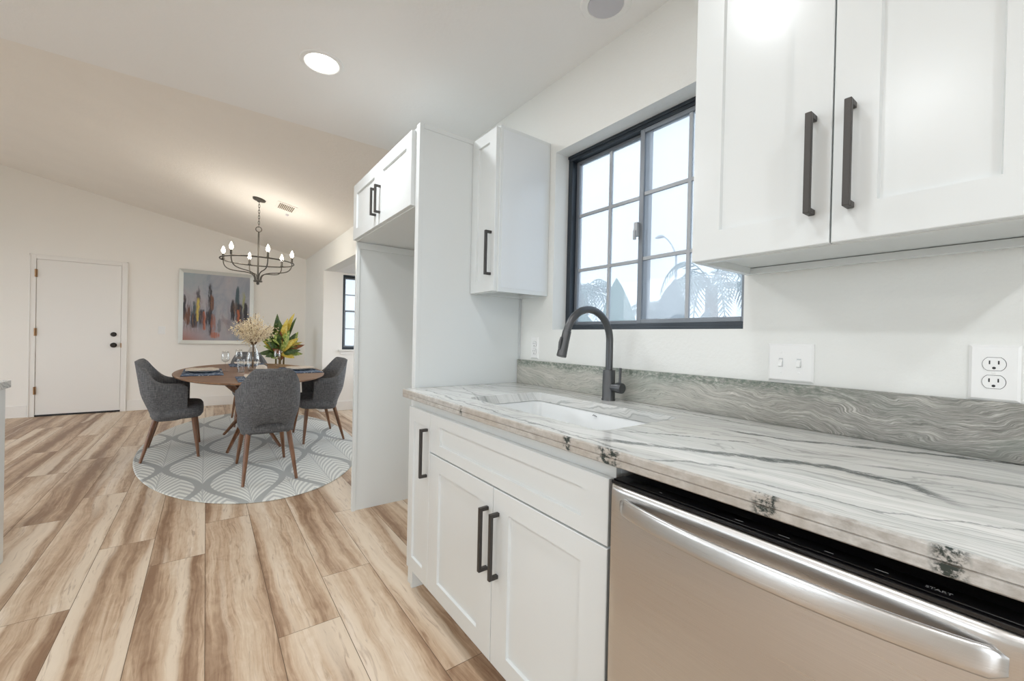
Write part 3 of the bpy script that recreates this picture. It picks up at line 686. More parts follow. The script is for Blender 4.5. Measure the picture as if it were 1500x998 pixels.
sp = B((XU + .034, XW - .016, 1.5952, 1.5967, ZU + .02, ZT - .018))
obj('side_panel', sp, M['cab_side'], t)
door(t, XU, 1.605, PY - .002, ZU + .002, ZT - .01, 1.634, 1.447, 1.653, st=.055)
# refrigerator surround
XP, XFD = .7824, .7624
t = thing('tall_panel', 'tall white end panel standing between the counter and the empty refrigerator bay', 'panel', (1.086, 1.832, 0))
obj('board', B((XP, XW - .002, PY, PY + .02, 0, ZT)), M['cab'], t, bevel=.001)
obj('edge_stile', B((XP - .001, XP + .02, PY - .003, PY + .034, 0, ZT)), M['cab'], t, bevel=.001)
obj('top_moulding', B((XP + .02, XU + .01, PY - .004, PY, ZT - .022, ZT)), M['cab'], t, bevel=.001)
obj('scribe_strip', B((XW - .012, XW - .002, PY - .007, PY, 1.041, ZU - .001)), M['sealant'], t)
t = thing('tall_panel', 'tall white end panel on the dining side of the empty refrigerator bay', 'panel', (1.086, 2.80, 0))
obj('board', B((XP, XW - .002, 2.793, 2.811, 0, 1.758)), M['cab'], t, bevel=.001)
obj('edge_stile', B((XP - .001, XP + .02, 2.783, 2.812, 0, 1.758)), M['cab'], t, bevel=.001)
obj('top_rail', B((XP + .02, XW - .002, 2.783, 2.793, 1.715, 1.758)), M['cab'], t, bevel=.001)
t = thing('wall_cabinet', 'short white two-door cabinet bridging over the empty refrigerator bay', 'cabinet', (1.08, 2.33, 1.762))
obj('body', B((XP, XW - .002, PY + .036, 2.812, 1.762, ZT - .012)), M['cab'], t, bevel=.001)
door(t, XFD, 2.3323 + gp, 2.810, 1.7689, 2.121, 2.362, 1.826, 1.980, st=.064)
door(t, XFD, 1.8634, 2.3323 - gp, 1.7689, 2.121, 2.292, 1.826, 1.980, st=.064)

# island at the left edge
t = thing('kitchen_island', 'white kitchen island with a pale stone top cut off by the left edge', 'island', (-1.25, 2.0, 0))
obj('body', B((-1.70, -.805, .95, 3.09, .1, .854), (-1.65, -.86, 1.0, 3.04, 0, .1)), M['cab'], t, bevel=.001)
obj('end_panel', B((-.805, -.789, .95, 3.115, 0, .854)), M['cab'], t, bevel=.001)
obj('countertop', B((-1.75, -.778, .90, 3.145, .855, .892)), M['stone'], t, bevel=.003)

# ------------------------------------------------------------------ counter with a sink cut-out
SX0, SX1, SY0, SY1 = .846, 1.212, .742, 1.442
XC = .7238
def rrect(x0, x1, y0, y1, r, n=6):
    pts = []
    for (cx, cy, a0) in ((x1 - r, y1 - r, 0), (x0 + r, y1 - r, 90), (x0 + r, y0 + r, 180), (x1 - r, y0 + r, 270)):
        for i in range(n + 1):
            a = math.radians(a0 + 90 * i / n); pts.append((cx + r * math.cos(a), cy + r * math.sin(a)))
    return pts
def build_counter():
    bm = bm_new(); y0, y1 = -.95, PY - .0035
    x1 = XW - .001
    inner = rrect(SX0, SX1, SY0, SY1, .035)
    outer_c = [(x1, SY1 + .06), (XC + .004, SY1 + .06), (XC + .004, SY0 - .06), (x1, SY0 - .06)]
    n = len(inner); q = n // 4
    for z, flip in ((ZC, False), (ZCB, True)):
        iv = [bm.verts.new((x, y, z)) for x, y in inner]; ov = [bm.verts.new((x, y, z)) for x, y in outer_c]
        for k in range(4):
            seg = iv[k * q:(k + 1) * q]
            for a, b_ in zip(seg[:-1], seg[1:]): bm.faces.new((ov[k], a, b_))
            nx = iv[((k + 1) * q) % n]
            bm.faces.new((ov[k], seg[-1], nx, ov[(k + 1) % 4]))
        for a in ((SY1 + .06, y1), (y0, SY0 - .06)):
            bm.faces.new([bm.verts.new(p) for p in ((XC + .004, a[0], z), (x1, a[0], z), (x1, a[1], z), (XC + .004, a[1], z))])
        if not flip: top = iv
        else: bot = iv
    for k in range(n): bm.faces.new((top[k], top[(k + 1) % n], bot[(k + 1) % n], bot[k]))
    # front edge: slightly eased profile; ends
    pr = [(XC + .004, ZC), (XC + .001, ZC - .0012), (XC, ZC - .004), (XC, ZC - .018), (XC + .0022, ZC - .0195), (XC, ZC - .021), (XC, ZCB + .003), (XC + .004, ZCB)]
    rows = [[bm.verts.new((x, y, z)) for x, z in pr] for y in (y0, y1)]
    for i in range(len(pr) - 1):
        bm.faces.new((rows[0][i], rows[0][i + 1], rows[1][i + 1], rows[1][i])).material_index = 1
    for r, y in ((rows[0], y0), (rows[1], y1)):
        bm.faces.new(r + [bm.verts.new((x1, y, ZCB)), bm.verts.new((x1, y, ZC))]).material_index = 1
    bm.faces.new([bm.verts.new(p) for p in ((x1, y0, ZCB), (x1, y1, ZCB), (x1, y1, ZC), (x1, y0, ZC))])
    bmesh.ops.remove_doubles(bm, verts=bm.verts[:], dist=1e-5)
    return bm
t = tag(obj('countertop', build_counter(), [M['stone'], M['stone_edge']]), 'veined grey and white stone countertop with a sink cut-out over the white base cabinets', 'countertop')
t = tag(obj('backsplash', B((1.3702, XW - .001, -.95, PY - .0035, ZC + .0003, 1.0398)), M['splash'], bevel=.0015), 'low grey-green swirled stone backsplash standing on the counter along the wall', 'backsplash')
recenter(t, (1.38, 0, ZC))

def build_sink():
    bm = bm_new()
    r0 = rrect(SX0 - .004, SX1 + .004, SY0 - .004, SY1 + .004, .038)
    def ring(inset, z):
        pts = rrect(SX0 - .004 + inset, SX1 + .004 - inset, SY0 - .004 + inset, SY1 + .004 - inset, max(.012, .038 - inset * .3))
        return [bm.verts.new((x, y, z)) for x, y in pts]
    rings = [ring(-.02, ZCB - .002), ring(0, ZCB - .002), ring(.003, ZCB - .008), ring(.006, .70), ring(.018, .684), ring(.05, .678)]
    for a, b_ in zip(rings[:-1], rings[1:]):
        for k in range(len(a)): bm.faces.new((a[k], a[(k + 1) % len(a)], b_[(k + 1) % len(a)], b_[k]))
    bm.faces.new(rings[-1])
    o1 = ring(-.02, ZCB - .014); o2 = ring(-.008, ZCB - .02); o3 = ring(-.006, .665)
    ch = [rings[0], o1, o2, o3]
    for a, b_ in zip(ch[:-1], ch[1:]):
        for k in range(len(a)): bm.faces.new((a[k], b_[k], b_[(k + 1) % len(a)], a[(k + 1) % len(a)]))
    bm.faces.new(o3)
    return bm
t = thing('sink', 'white undermount kitchen sink set below the stone counter', 'sink', (1.03, 1.09, .66))
obj('basin', build_sink(), M['porcelain'], t, smooth='auto')
bm = bm_new(); lathe(bm, [(0, .001), (.02, .001), (.022, .004), (.055, .005), (.057, .0)], (1.03, 1.09, .678), 24)
obj('drain', bm, M['silver'], t, smooth='auto')
bm = bm_new()       # tiny dark maker's squiggle on the back wall of the basin
tube(bm, [(1.2085, 1.108, .8625), (1.2082, 1.103, .866), (1.2082, 1.098, .8625), (1.2082, 1.093, .8635), (1.2085, 1.087, .8605)], .0013, 6)
obj('logo', bm, M['slot'], t)

# faucet
FXc, FYc = 1.308, 1.117
t = thing('faucet', 'dark gunmetal gooseneck kitchen faucet behind the sink', 'faucet', (FXc, FYc, ZC))
bm = bm_new(); lathe(bm, [(0, 0), (.0275, 0), (.0275, .004), (.0255, .008), (.0245, .118), (.0225, .122), (0, .122)], (FXc, FYc, ZC), 28)
obj('body', bm, M['gunmetal'], t, smooth='auto')
R_ = .121; zc = 1.150
pts = [(FXc, FYc, ZC + .118), (FXc, FYc, 1.10)] + [(FXc - R_ + R_ * math.cos(math.radians(a)), FYc, zc + R_ * math.sin(math.radians(a))) for a in range(0, 164, 6)]
bm = bm_new(); tube(bm, pts, .0142, 18)
obj('spout', bm, M['gunmetal'], t, smooth='auto')
e = Vector(pts[-1]); dv = Vector((-.27, 0, -.963)).normalized()
bm = bm_new(); tube(bm, [e - dv * .002, e + dv * .002, e + dv * .003, e + dv * .05, e + dv * .098, e + dv * .1], [.0145, .0145, .0162, .0168, .0188, .017], 18)
hd = obj('spray_head', bm, M['gunmetal'], t, smooth='auto')
bm = bm_new(); c_ = e + dv * .042; tube(bm, [c_ + Vector((-.0165, 0, .016)), c_ + Vector((-.0215, 0, 0)) + dv * .004, c_ + Vector((-.0195, 0, 0)) + dv * .03], [.004, .006, .004], 8)
obj('button', bm, M['gunmetal'], hd, smooth='auto')
bm = bm_new(); lathe(bm, [(0, -.018), (.017, -.018), (.017, -.042), (.021, -.044), (.021, -.066), (.0195, -.069), (0, -.069)], (FXc, FYc, .968), 20, axis='y')
hb = obj('handle_hub', bm, M['gunmetal'], t, smooth='auto')
bm = bm_new(); tube(bm, [(FXc, FYc - .055, .985), (FXc, FYc - .056, 1.01), (FXc, FYc - .057, 1.047)], [.0052, .0048, .0052], 10)
obj('lever', bm, M['gunmetal'], hb, smooth='auto')

# ------------------------------------------------------------------ dishwasher
DY0, DY1 = .018, .617
t = thing('dishwasher', 'stainless steel dishwasher with a bowed bar handle built in under the counter', 'dishwasher', (1.05, .317, 0))
def dw_door():
    bm = bm_new(); n = 30
    prof = []
    for i in range(n + 1):
        y = DY0 + .003 + (DY1 - DY0 - .006) * i / n
        e_ = min(y - DY0, DY1 - y)
        x = .731 + (.010 * (1 - min(1, e_ / .016)) ** 2)
        prof.append((x, y))
    zz = [.105, .80, .822, .832, .8365]; dx = [0, 0, .0005, .003, .009]
    g = [[bm.verts.new((x + d, y, z)) for x, y in prof] for z, d in zip(zz, dx)]
    for a, b_ in zip(g[:-1], g[1:]):
        for i in range(n): bm.faces.new((a[i], a[i + 1], b_[i + 1], b_[i]))
    bk = [[bm.verts.new((.775, y, z)) for y in (prof[0][1], prof[-1][1])] for z in (zz[0], zz[-1])]
    bm.faces.new([bk[0][0], bk[0][1], bk[1][1], bk[1][0]])
    bm.faces.new(g[-1] + [bk[1][1], bk[1][0]]); bm.faces.new(g[0][::-1] + [bk[0][0], bk[0][1]])
    bm.faces.new([r[0] for r in g] + [bk[1][0], bk[0][0]]); bm.faces.new([r[-1] for r in g] + [bk[1][1], bk[0][1]])
    return bm
obj('door', dw_door(), M['steel'], t, smooth='auto')
obj('tub', B((.776, XW - .01, DY0 + .002, DY1 - .002, .1, .842), (.84, XW - .01, DY0 + .002, DY1 - .002, 0, .1)), M['black'], t)
cp = obj('control_strip', B((.7355, .775, DY0 + .003, DY1 - .003, .8365, .8435), (.742, .775, DY0 + .004, DY1 - .004, .8435, .846)), M['black_gloss'], t, bevel=.0015)
def text_mesh(txt, size):
    cu = bpy.data.curves.new('txt', 'FONT'); cu.body = txt; cu.size = size; cu.align_x = 'CENTER'; cu.extrude = 0.00015; cu.resolution_u = 2
    o = bpy.data.objects.new('txt', cu); COL.objects.link(o)
    me = bpy.data.meshes.new_from_object(o.evaluated_get(bpy.context.evaluated_depsgraph_get()))
    bpy.data.objects.remove(o); bm = bm_new(); bm.from_mesh(me); bpy.data.meshes.remove(me); return bm
bm = text_mesh('START', .0085)
bmesh.ops.transform(bm, matrix=Matrix.Translation((.7525, .100, .8462)) @ Matrix.Rotation(-PI / 2, 4, 'Z'), verts=bm.verts[:])
obj('start_lettering', bm, M['printed'], cp)
for y, w in ((.155, .014), (.215, .011), (.275, .016), (.345, .013), (.50, .006)):
    obj('key_marking', B((.7515, .7528, y - w / 2, y + w / 2, .846, .8463)), M['printed'], cp)
def dw_handle():
    bm = bm_new(); n = 40; ya_, yb_ = .040, .583; g = []
    for i in range(n + 1):
        s = i / n; y = ya_ + (yb_ - ya_) * s
        xo = .731 - .050 * (math.sin(PI * s)) ** 0.75
        k = min(s, 1 - s) * (yb_ - ya_)
        hh = .0175 * (min(1, (k + .004) / .012)) ** .5
        zc_ = .7975 + .006 * math.sin(PI * s)
        nx = 1.0
        th_ = .009
        pr = []
        for a in range(14):
            an = 2 * PI * a / 14
            ca, sa = math.cos(an), math.sin(an)
            qx, qz = th_ * .5 * math.copysign(abs(ca) ** .35, ca), hh * math.copysign(abs(sa) ** .8, sa)
            pr.append((xo + qx + qz * .16, zc_ + qz - qx * .16))
        g.append([bm.verts.new((x, y, z)) for x, z in pr])
    for a, b_ in zip(g[:-1], g[1:]):
        for k in range(14): bm.faces.new((a[k], a[(k + 1) % 14], b_[(k + 1) % 14], b_[k]))
    bm.faces.new(g[0]); bm.faces.new(g[-1][::-1])
    return bm
obj('handle', dw_handle(), M['steel'], t, smooth=True)

# ------------------------------------------------------------------ plates on the walls
def plate_bm(y0, y1, z0, z1, x=XW, d=.006):
    bm = bm_new(); e = .005
    a = [bm.verts.new(p) for p in ((x, y0, z0), (x, y1, z0), (x, y1, z1), (x, y0, z1))]
    b_ = [bm.verts.new(p) for p in ((x - d * .5, y0, z0), (x - d * .5, y1, z0), (x - d * .5, y1, z1), (x - d * .5, y0, z1))]
    c = [bm.verts.new(p) for p in ((x - d, y0 + e, z0 + e), (x - d, y1 - e, z0 + e), (x - d, y1 - e, z1 - e), (x - d, y0 + e, z1 - e))]
    for p, q in ((a, b_), (b_, c)):
        for k in range(4): bm.faces.new((p[k], p[(k + 1) % 4], q[(k + 1) % 4], q[k]))
    bm.faces.new(c); bm.faces.new(a[::-1]); return bm
t = thing('light_switch', 'white double toggle switch plate on the wall right of the window', 'switch', (XW, .502, 1.1))
obj('cover_plate', plate_bm(.443, .561, 1.045, 1.156), M['plastic'], t)
for y in (.526, .479):
    obj('switch_slot', B((XW - .0066, XW - .006, y - .0055, y + .0055, 1.087, 1.113)), M['sealant'], t)
    bm = bm_new(); prism(bm, [(XW - .006, 1.092), (XW - .006, 1.110), (XW - .012, 1.100), (XW - .015, 1.090), (XW - .012, 1.088)], 'y', y - .0045, y + .0045)
    obj('toggle', bm, M['plastic'], t)
    for z in (1.071, 1.130):
        bm = bm_new(); lathe(bm, [(0, -.0072), (.0028, -.0070), (.0032, -.006)], (XW, y, z), 10, axis='x'); obj('screw', bm, M['plastic'], t)
def outlet(name, label, y0, y1, z0, z1, gang):
    t = thing(name, label, 'outlet', (XW, (y0 + y1) / 2, (z0 + z1) / 2))
    obj('cover_plate', plate_bm(y0, y1, z0, z1), M['plastic'], t)
    yc, zm_ = (y0 + y1) / 2, (z0 + z1) / 2
    for dz in (.0195, -.0195):
        z = zm_ + dz
        def oval(r, hz, xa, xb):
            bm = bm_new(); pts = []
            for i in range(32):
                a = 2 * PI * i / 32; pts.append((yc + r * math.cos(a), z + max(-hz, min(hz, r * math.sin(a)))))
            prism(bm, pts, 'x', xa, xb); return bm
        obj('receptacle_gap', oval(.0178, .0148, XW - .0063, XW - .0055), M['slot'], t)
        rc = obj('receptacle', oval(.0170, .0140, XW - .0078, XW - .006), M['plastic'], t)
        bm = bm_new()
        for dy in (.0066, -.0066): box(bm, XW - .0081, XW - .0077, yc + dy - .0011, yc + dy + .0011, z - .0005, z + .0075)
        lathe(bm, [(0, -.0082), (.0028, -.0081), (.0028, -.0077)], (XW, yc, z - .0085), 12, axis='x')
        obj('slots', bm, M['slot'], rc)
    bm = bm_new(); lathe(bm, [(0, -.0075), (.0026, -.007), (.003, -.0055)], (XW, yc, zm_), 10, axis='x'); obj('screw', bm, M['plastic'], t)
outlet('wall_outlet', 'white duplex outlet in an oversized plate at the right edge above the backsplash', .071, .1465, 1.0405, 1.163, 1)
outlet('wall_outlet', 'white duplex outlet tucked in the corner left of the faucet', 1.656, 1.716, 1.0505, 1.163, 1)
t = thing('light_switch', 'small white switch plate on the far wall between door and painting', 'switch', (-.525, YF, 1.157))
obj('cover_plate', B((-.565, -.485, YF - .006, YF, 1.10, 1.215)), M['plastic'], t, bevel=.002)
obj('toggle', B((-.531, -.519, YF - .014, YF - .006, 1.147, 1.167)), M['plastic'], t)
t = thing('wall_outlet', 'small white outlet low on the far wall behind the dining table', 'outlet', (.13, YF, .40))
obj('cover_plate', B((.095, .165, YF - .006, YF, .345, .455)), M['plastic'], t, bevel=.002)
obj('receptacle', B((.113, .147, YF - .009, YF - .006, .365, .395), (.113, .147, YF - .009, YF - .006, .405, .435)), M['plastic'], t, bevel=.002)

# ------------------------------------------------------------------ ceiling fixtures
def can(x, y, label, lit=True, dim=1.0):
    t = thing('recessed_light', label, 'ceiling light', (x, y, H), None)
    bm = bm_new(); lathe(bm, [(.072, -.004), (.078, -.008), (.094, -.006), (.097, 0), (.072, 0)], (x, y, H), 40); obj('trim_ring', bm, M['plastic'], t, smooth='auto')
    bm = bm_new(); lathe(bm, [(0, -.0055), (.072, -.0055), (.072, -.001), (0, -.001)], (x, y, H), 40); obj('lens', bm, M['lens_on'] if lit else M['lens_off'], t)
    if lit:
        L = bpy.data.lights.new('downlight', 'AREA'); L.shape = 'DISK'; L.size = .14; L.energy = CAN_W * dim; L.color = (.93, .97, 1.0)
        o = bpy.data.objects.new('downlight', L); COL.objects.link(o); o.parent = t; o.location = (0, 0, -.012)
can(.425, 2.150, 'lit round recessed downlight in the kitchen ceiling above the floor')
for x, y, lb in ((-.80, 1.95, 'lit recessed downlight in the kitchen ceiling above the island'), (.467, .72, 'lit recessed downlight in the ceiling over the dishwasher aisle'),
              (-.80, .50, 'added unseen downlight over the near end of the island'), (.45, -.9, 'added unseen downlight behind the viewer near the counter'), (-.80, -.9, 'added unseen downlight behind the viewer beside the island'),  # downlights out of view, added to lift the overall brightness
              (-2.5, 1.9, 'added unseen downlight in the living area, far row'), (-2.5, .2, 'added unseen downlight in the living area, middle row'), (-2.5, -1.6, 'added unseen downlight in the living area, rear row')):  # living-area downlights are likewise added to brighten the room
    can(x, y, lb, dim=.45 if x == .467 else 1.0)
t = thing('ceiling_speaker', 'unlit round grey disc in a wide white ring on the ceiling above the window', 'ceiling fixture', (1.215, 1.095, H))
bm = bm_new(); lathe(bm, [(.066, -.003), (.070, -.007), (.092, -.006), (.098, 0), (.066, 0)], (1.215, 1.095, H), 48); obj('trim_ring', bm, M['plastic'], t, smooth='auto')
bm = bm_new(); lathe(bm, [(0, -.006), (.066, -.006), (.066, -.001), (0, -.001)], (1.215, 1.095, H), 48); obj('grille', bm, M['lens_off'], t)

def on_slope(bm, x, y):   # lay a flat piece built around the origin against the sloping ceiling
    a = math.atan(SL)
    bmesh.ops.transform(bm, matrix=Matrix.Translation((x, y, zs(x))) @ Matrix.Rotation(a, 4, 'Y'), verts=bm.verts[:]); return bm
VX, VY = .715, 5.35
t = thing('ceiling_vent', 'small rectangular air vent with brown louvres on the sloping ceiling by the chandelier', 'vent', (VX, VY, zs(VX)))
bm = B((-.10, .10, -.13, .13, -.008, 0)); obj('frame', on_slope(bm, VX, VY), M['ceiling_slope'], t, bevel=.002)
bm = bm_new()
for i in range(9): box(bm, -.075 + i * .0172, -.066 + i * .0172, -.10, .10, -.014, -.008)
obj('louvres', on_slope(bm, VX, VY), M['vent'], t)
bm = bm_new(); lathe(bm, [(0, -.02), (.014, -.018), (.02, 0), (0, 0)], (0, 0, 0), 16)
o = tag(obj('ceiling_sensor', on_slope(bm, .763, 5.63), M['lens_off']), 'tiny round grey sensor on the sloping ceiling beside the vent', 'sensor'); recenter(o, (.763, 5.63, zs(.763)))

# chandelier
CX, CY, CZ, CR = .457, 5.43, 1.945, .352
t = thing('chandelier', 'dark iron ring chandelier with six lit candle bulbs over the dining table', 'chandelier', (CX, CY, 1.70))
bm = bm_new(); lathe(bm, [(0, -.035), (.012, -.034), (.02, -.022), (.062, -.014), (.066, 0), (0, 0)], (0, 0, 0), 28); obj('canopy', on_slope(bm, CX, CY), M['iron'], t, smooth='auto')
zt = zs(CX) - .03; zr = 2.295
bm = bm_new(); nlk = 9
for i in range(nlk):
    z = zr + .035 + (zt - zr - .035) * (i + .5) / nlk; hh = (zt - zr - .035) / nlk * .68
    pts = []
    for k in range(13):
        a = 2 * PI * k / 12; q = .008 * math.cos(a); pts.append((CX + (q if i % 2 else 0), CY + (0 if i % 2 else q), z + hh * math.sin(a)))
    tube(bm, pts, .0026, 6, False)
obj('chain', bm, M['iron'], t, smooth=True)
bm = bm_new()
pts = [(CX + .028 * math.cos(2 * PI * k / 20), CY, zr + .008 + .028 * math.sin(2 * PI * k / 20)) for k in range(21)]; tube(bm, pts, .005, 8, False); obj('loop', bm, M['iron'], t, smooth=True)
bm = bm_new(); tube(bm, [(CX, CY, zr - .018), (CX, CY, 1.73)], .0085, 12); obj('stem', bm, M['iron'], t, smooth='auto')
bm = bm_new(); lathe(bm, [(0, -.03), (.012, -.026), (.016, -.012), (.012, 0), (.042, .004), (.044, .016), (.03, .026), (.01, .03), (0, .03)], (CX, CY, 1.715), 24); obj('hub', bm, M['iron'], t, smooth='auto')
bm = bm_new(); ring_tube(bm, (CX, CY, CZ), CR, .0075, 72, 8); obj('ring', bm, M['iron'], t, smooth=True)
def bez(p, n=18):
    P = [Vector(q) for q in p]; out = []
    for i in range(n + 1):
        s = i / n; Q = P[:]
        while len(Q) > 1: Q = [a.lerp(b_, s) for a, b_ in zip(Q[:-1], Q[1:])]
        out.append(Q[0])
    return out
for a in (40, 100, 160, 220, 280, 340):
    A = math.radians(a); d = Vector((math.cos(A), math.sin(A), 0)); c0 = Vector((CX, CY, 0)); up = Vector((0, 0, 1)); Rb = CR - .014
    p = bez([c0 + d * .03 + up * 1.73, c0 + d * .03 + up * 1.80, c0 + d * .06 + up * 1.815, c0 + d * .14 + up * 1.825], 10) + bez([c0 + d * .14 + up * 1.825, c0 + d * .27 + up * 1.835, c0 + d * Rb + up * 1.835, c0 + d * Rb + up * 1.95], 12)[1:]
    bm = bm_new(); tube(bm, p, .0058, 8); ar = obj('arm', bm, M['iron'], t, smooth=True)
    q = c0 + d * Rb
    bm = bm_new(); lathe(bm, [(0, 1.94), (.014, 1.945), (.016, 1.955), (.011, 1.96), (.011, 2.012), (0, 2.012)], (q.x, q.y, 0), 14); obj('candle_sleeve', bm, M['iron'], ar, smooth='auto')
    bm = bm_new(); lathe(bm, [(0, 2.012), (.010, 2.014), (.0185, 2.034), (.0185, 2.048), (.010, 2.072), (.003, 2.088), (0, 2.09)], (q.x, q.y, 0), 14); obj('bulb', bm, M['bulb'], ar, smooth=True)
    L = bpy.data.lights.new('candle_light', 'POINT'); L.energy = BULB_W; L.color = (1.0, .93, .82); L.shadow_soft_size = .02
    o = bpy.data.objects.new('candle_light', L); COL.objects.link(o); o.parent = t; o.location = Vector((q.x, q.y, 2.115)) - LOC[t.name]

# ------------------------------------------------------------------ painting
PX0, PX1, PZ0, PZ1 = -.335, .615, .965, 2.085
t = thing('painting', 'large framed abstract painting with dark and yellow upright strokes on the far wall', 'painting', (PX0, YF, PZ0))
f_ = .052
bm = bm_new()
def mitre(bm, y_out, y_in):
    o_ = [(PX0, PZ0), (PX1, PZ0), (PX1, PZ1), (PX0, PZ1)]; i_ = [(PX0 + f_, PZ0 + f_), (PX1 - f_, PZ0 + f_), (PX1 - f_, PZ1 - f_), (PX0 + f_, PZ1 - f_)]
    rings = [[bm.verts.new((x, y, z)) for x, z in q] for q, y in ((o_, YF - .001), (o_, y_out), (i_, y_in), (i_, YF - .001))]
    for a, b_ in zip(rings, rings[1:] + rings[:1]):
        for k in range(4): bm.faces.new((a[k], a[(k + 1) % 4], b_[(k + 1) % 4], b_[k]))
mitre(bm, YF - .045, YF - .028); obj('frame', bm, M['artframe'], t)
cv = obj('canvas', B((PX0 + f_, PX1 - f_, YF - .024, YF - .004, PZ0 + f_, PZ1 - f_)), M['art'], t)
cv.location = (f_, 0, f_); cv.data.transform(Matrix.Translation((-f_, 0, -f_)))

# ------------------------------------------------------------------ dining set
RX, RYc = .42, 5.16
bm = bm_new(); lathe(bm, [(0, 0), (.995, 0), (1.0, .003), (.998, .008), (.99, .010), (0, .010)], (0, 0, 0), 96, .93, 1.90)
o = tag(obj('rug', bm, M['rug']), 'oval pale grey rug with a palm leaf scallop pattern under the dining set', 'rug'); o.location = (RX, RYc, 0.0005); RZ = .0118

TX, TY, TZ = .395, 5.15, .748
t = thing('dining_table', 'oval walnut dining table with crossed splayed legs on the pale rug', 'table', (TX, TY, RZ))
bm = bm_new(); lathe(bm, [(0, TZ - .030), (.90, TZ - .030), (.97, TZ - .020), (.999, TZ - .010), (1.0, TZ - .004), (.995, TZ), (0, TZ)], (TX, TY, 0), 80, .652, 1.30)
obj('tabletop', bm, M['walnut'], t, smooth='auto', angle=30)
for sx, sy in ((1, 1), (1, -1), (-1, 1), (-1, -1)):
    bm = bm_new()
    a = Vector((TX + sx * .27, TY + sy * .45, TZ - .03)); m_ = Vector((TX + sx * .02, TY + sy * .03, .43)); b_ = Vector((TX - sx * .22, TY - sy * .43, RZ + .009))
    tube(bm, [a, a.lerp(m_, .5), m_, m_.lerp(b_, .5), b_], [.030, .029, .028, .022, .013], 12)
    obj('leg', bm, M['walnut_leg'], t, smooth='auto')
bm = bm_new(); lathe(bm, [(0, -.05), (.05, -.05), (.055, 0), (.05, .05), (0, .05)], (TX, TY, .43), 20); obj('hub', bm, M['walnut_leg'], t, smooth='auto')

def make_chair():
    t = thing('dining_chair', '', 'chair', (0, 0, 0), 'grey upholstered chairs around the dining table')
    # wrap-around shell: outline parameter s runs from the left arm tip round the back to the right arm tip
    N = 44; NZ = 9; y0 = -.055
    def path(s):
        q = abs(s); sg = 1 if s >= 0 else -1
        if q < .62:
            ph = (q / .62) * PI / 2
            return sg * .222 * math.sin(ph) ** .82, y0 - .165 * math.cos(ph) ** .75
        return sg * (.222 - .012 * ((q - .62) / .38)), y0 + .175 * (q - .62) / .38
    def smooth(a, b_, x):
        x = max(0, min(1, (x - a) / (b_ - a))); return x * x * (3 - 2 * x)
    def topz(q): return .664 + (.862 - .664) * (1 - smooth(.20, .68, q)) - .020 * smooth(.93, 1.0, q)
    def botz(q): return .352 + .098 * (1 - smooth(.10, .30, q)) + .016 * smooth(.80, 1.0, q)
    def surf(s, w, off):
        q = abs(s); x, y = path(s); x2, y2 = path(min(1, s + .01)); x1, y1 = path(max(-1, s - .01))
        dx, dy = x2 - x1, y2 - y1; l = math.hypot(dx, dy); nx, ny = -dy / l, dx / l   # inward normal
        z0, z1 = botz(q), topz(q); z = z0 + (z1 - z0) * w
        h = (z - .37) / .49
        taper = .84 + .16 * smooth(0, .45, h)
        back = 1 - smooth(.3, .75, q)
        narrow = 1 - .09 * smooth(.55, 1.0, h) * back
        X = (x + nx * off) * taper * narrow; Y = (y + ny * off) * (taper if y < 0 else 1) - .075 * max(0, h) * back + .03 * back
        return (X, Y, z)
    bm = bm_new(); grid = []
    for i in range(N + 1):
        s = -1 + 2 * i / N
        loop = [surf(s, w / NZ, 0) for w in range(NZ + 1)]
        x, y, z = surf(s, 1, .021); loop.append((x, y, z + .014))
        loop += [surf(s, w / NZ, .042) for w in range(NZ, -1, -1)]
        x, y, z = surf(s, 0, .021); loop.append((x, y, z - .010))
        grid.append([bm.verts.new(p) for p in loop])
    L_ = len(grid[0])
    for a, b_ in zip(grid[:-1], grid[1:]):
        for k in range(L_): bm.faces.new((a[k], b_[k], b_[(k + 1) % L_], a[(k + 1) % L_]))
    bm.faces.new(grid[0]); bm.faces.new(grid[-1][::-1])
    obj('backrest', bm, M['fabric'], t, smooth='auto', angle=60)
    # seat cushion
    bm = bm_new()
    def sring(k, z):
        pts = []
        for i in range(36):
            a = 2 * PI * i / 36; ca, sa = math.cos(a), math.sin(a)
            pts.append(bm.verts.new((k * .196 * math.copysign(abs(ca) ** .55, ca), .042 + k * .196 * math.copysign(abs(sa) ** .6, sa), z)))
        return pts
    rg = [sring(.80, .352), sring(.93, .358), sring(.99, .378), sring(1.0, .41), sring(.985, .442), sring(.92, .460), sring(.75, .468)]
    for a, b_ in zip(rg[:-1], rg[1:]):
        for k in range(36): bm.faces.new((a[k], a[(k + 1) % 36], b_[(k + 1) % 36], b_[k]))
    bm.faces.new(rg[0][::-1]); bm.faces.new(rg[-1])
    obj('seat', bm, M['fabric'], t, smooth=True)
    for sx in (-1, 1):
        for (yt, yf, xf) in ((.165, .205, .182), (-.105, -.195, .178)):
            bm = bm_new(); tube(bm, [(sx * .14, yt, .356), (sx * (.14 + xf) / 2, (yt + yf) / 2, .18), (sx * xf, yf, .003)], [.0195, .0165, .0105], 12)
            obj('leg', bm, M['walnut_leg'], t, smooth='auto')
    return t
CS = 1.70
chair = make_chair()
spots = [((.412, 3.965), 0, (1, CS, 1), 'grey upholstered armchair nearest the viewer with its back turned, on the rug'),
         ((-.245, 5.04), -90, (CS, 1, 1), 'grey upholstered armchair at the left end of the table facing right'),
         ((1.03, 5.03), 90, (CS, 1, 1), 'grey upholstered armchair at the right end of the table by the refrigerator bay'),
         ((.47, 6.33), 180, (1, CS, 1), 'grey upholstered armchair on the far side mostly hidden behind the table')]
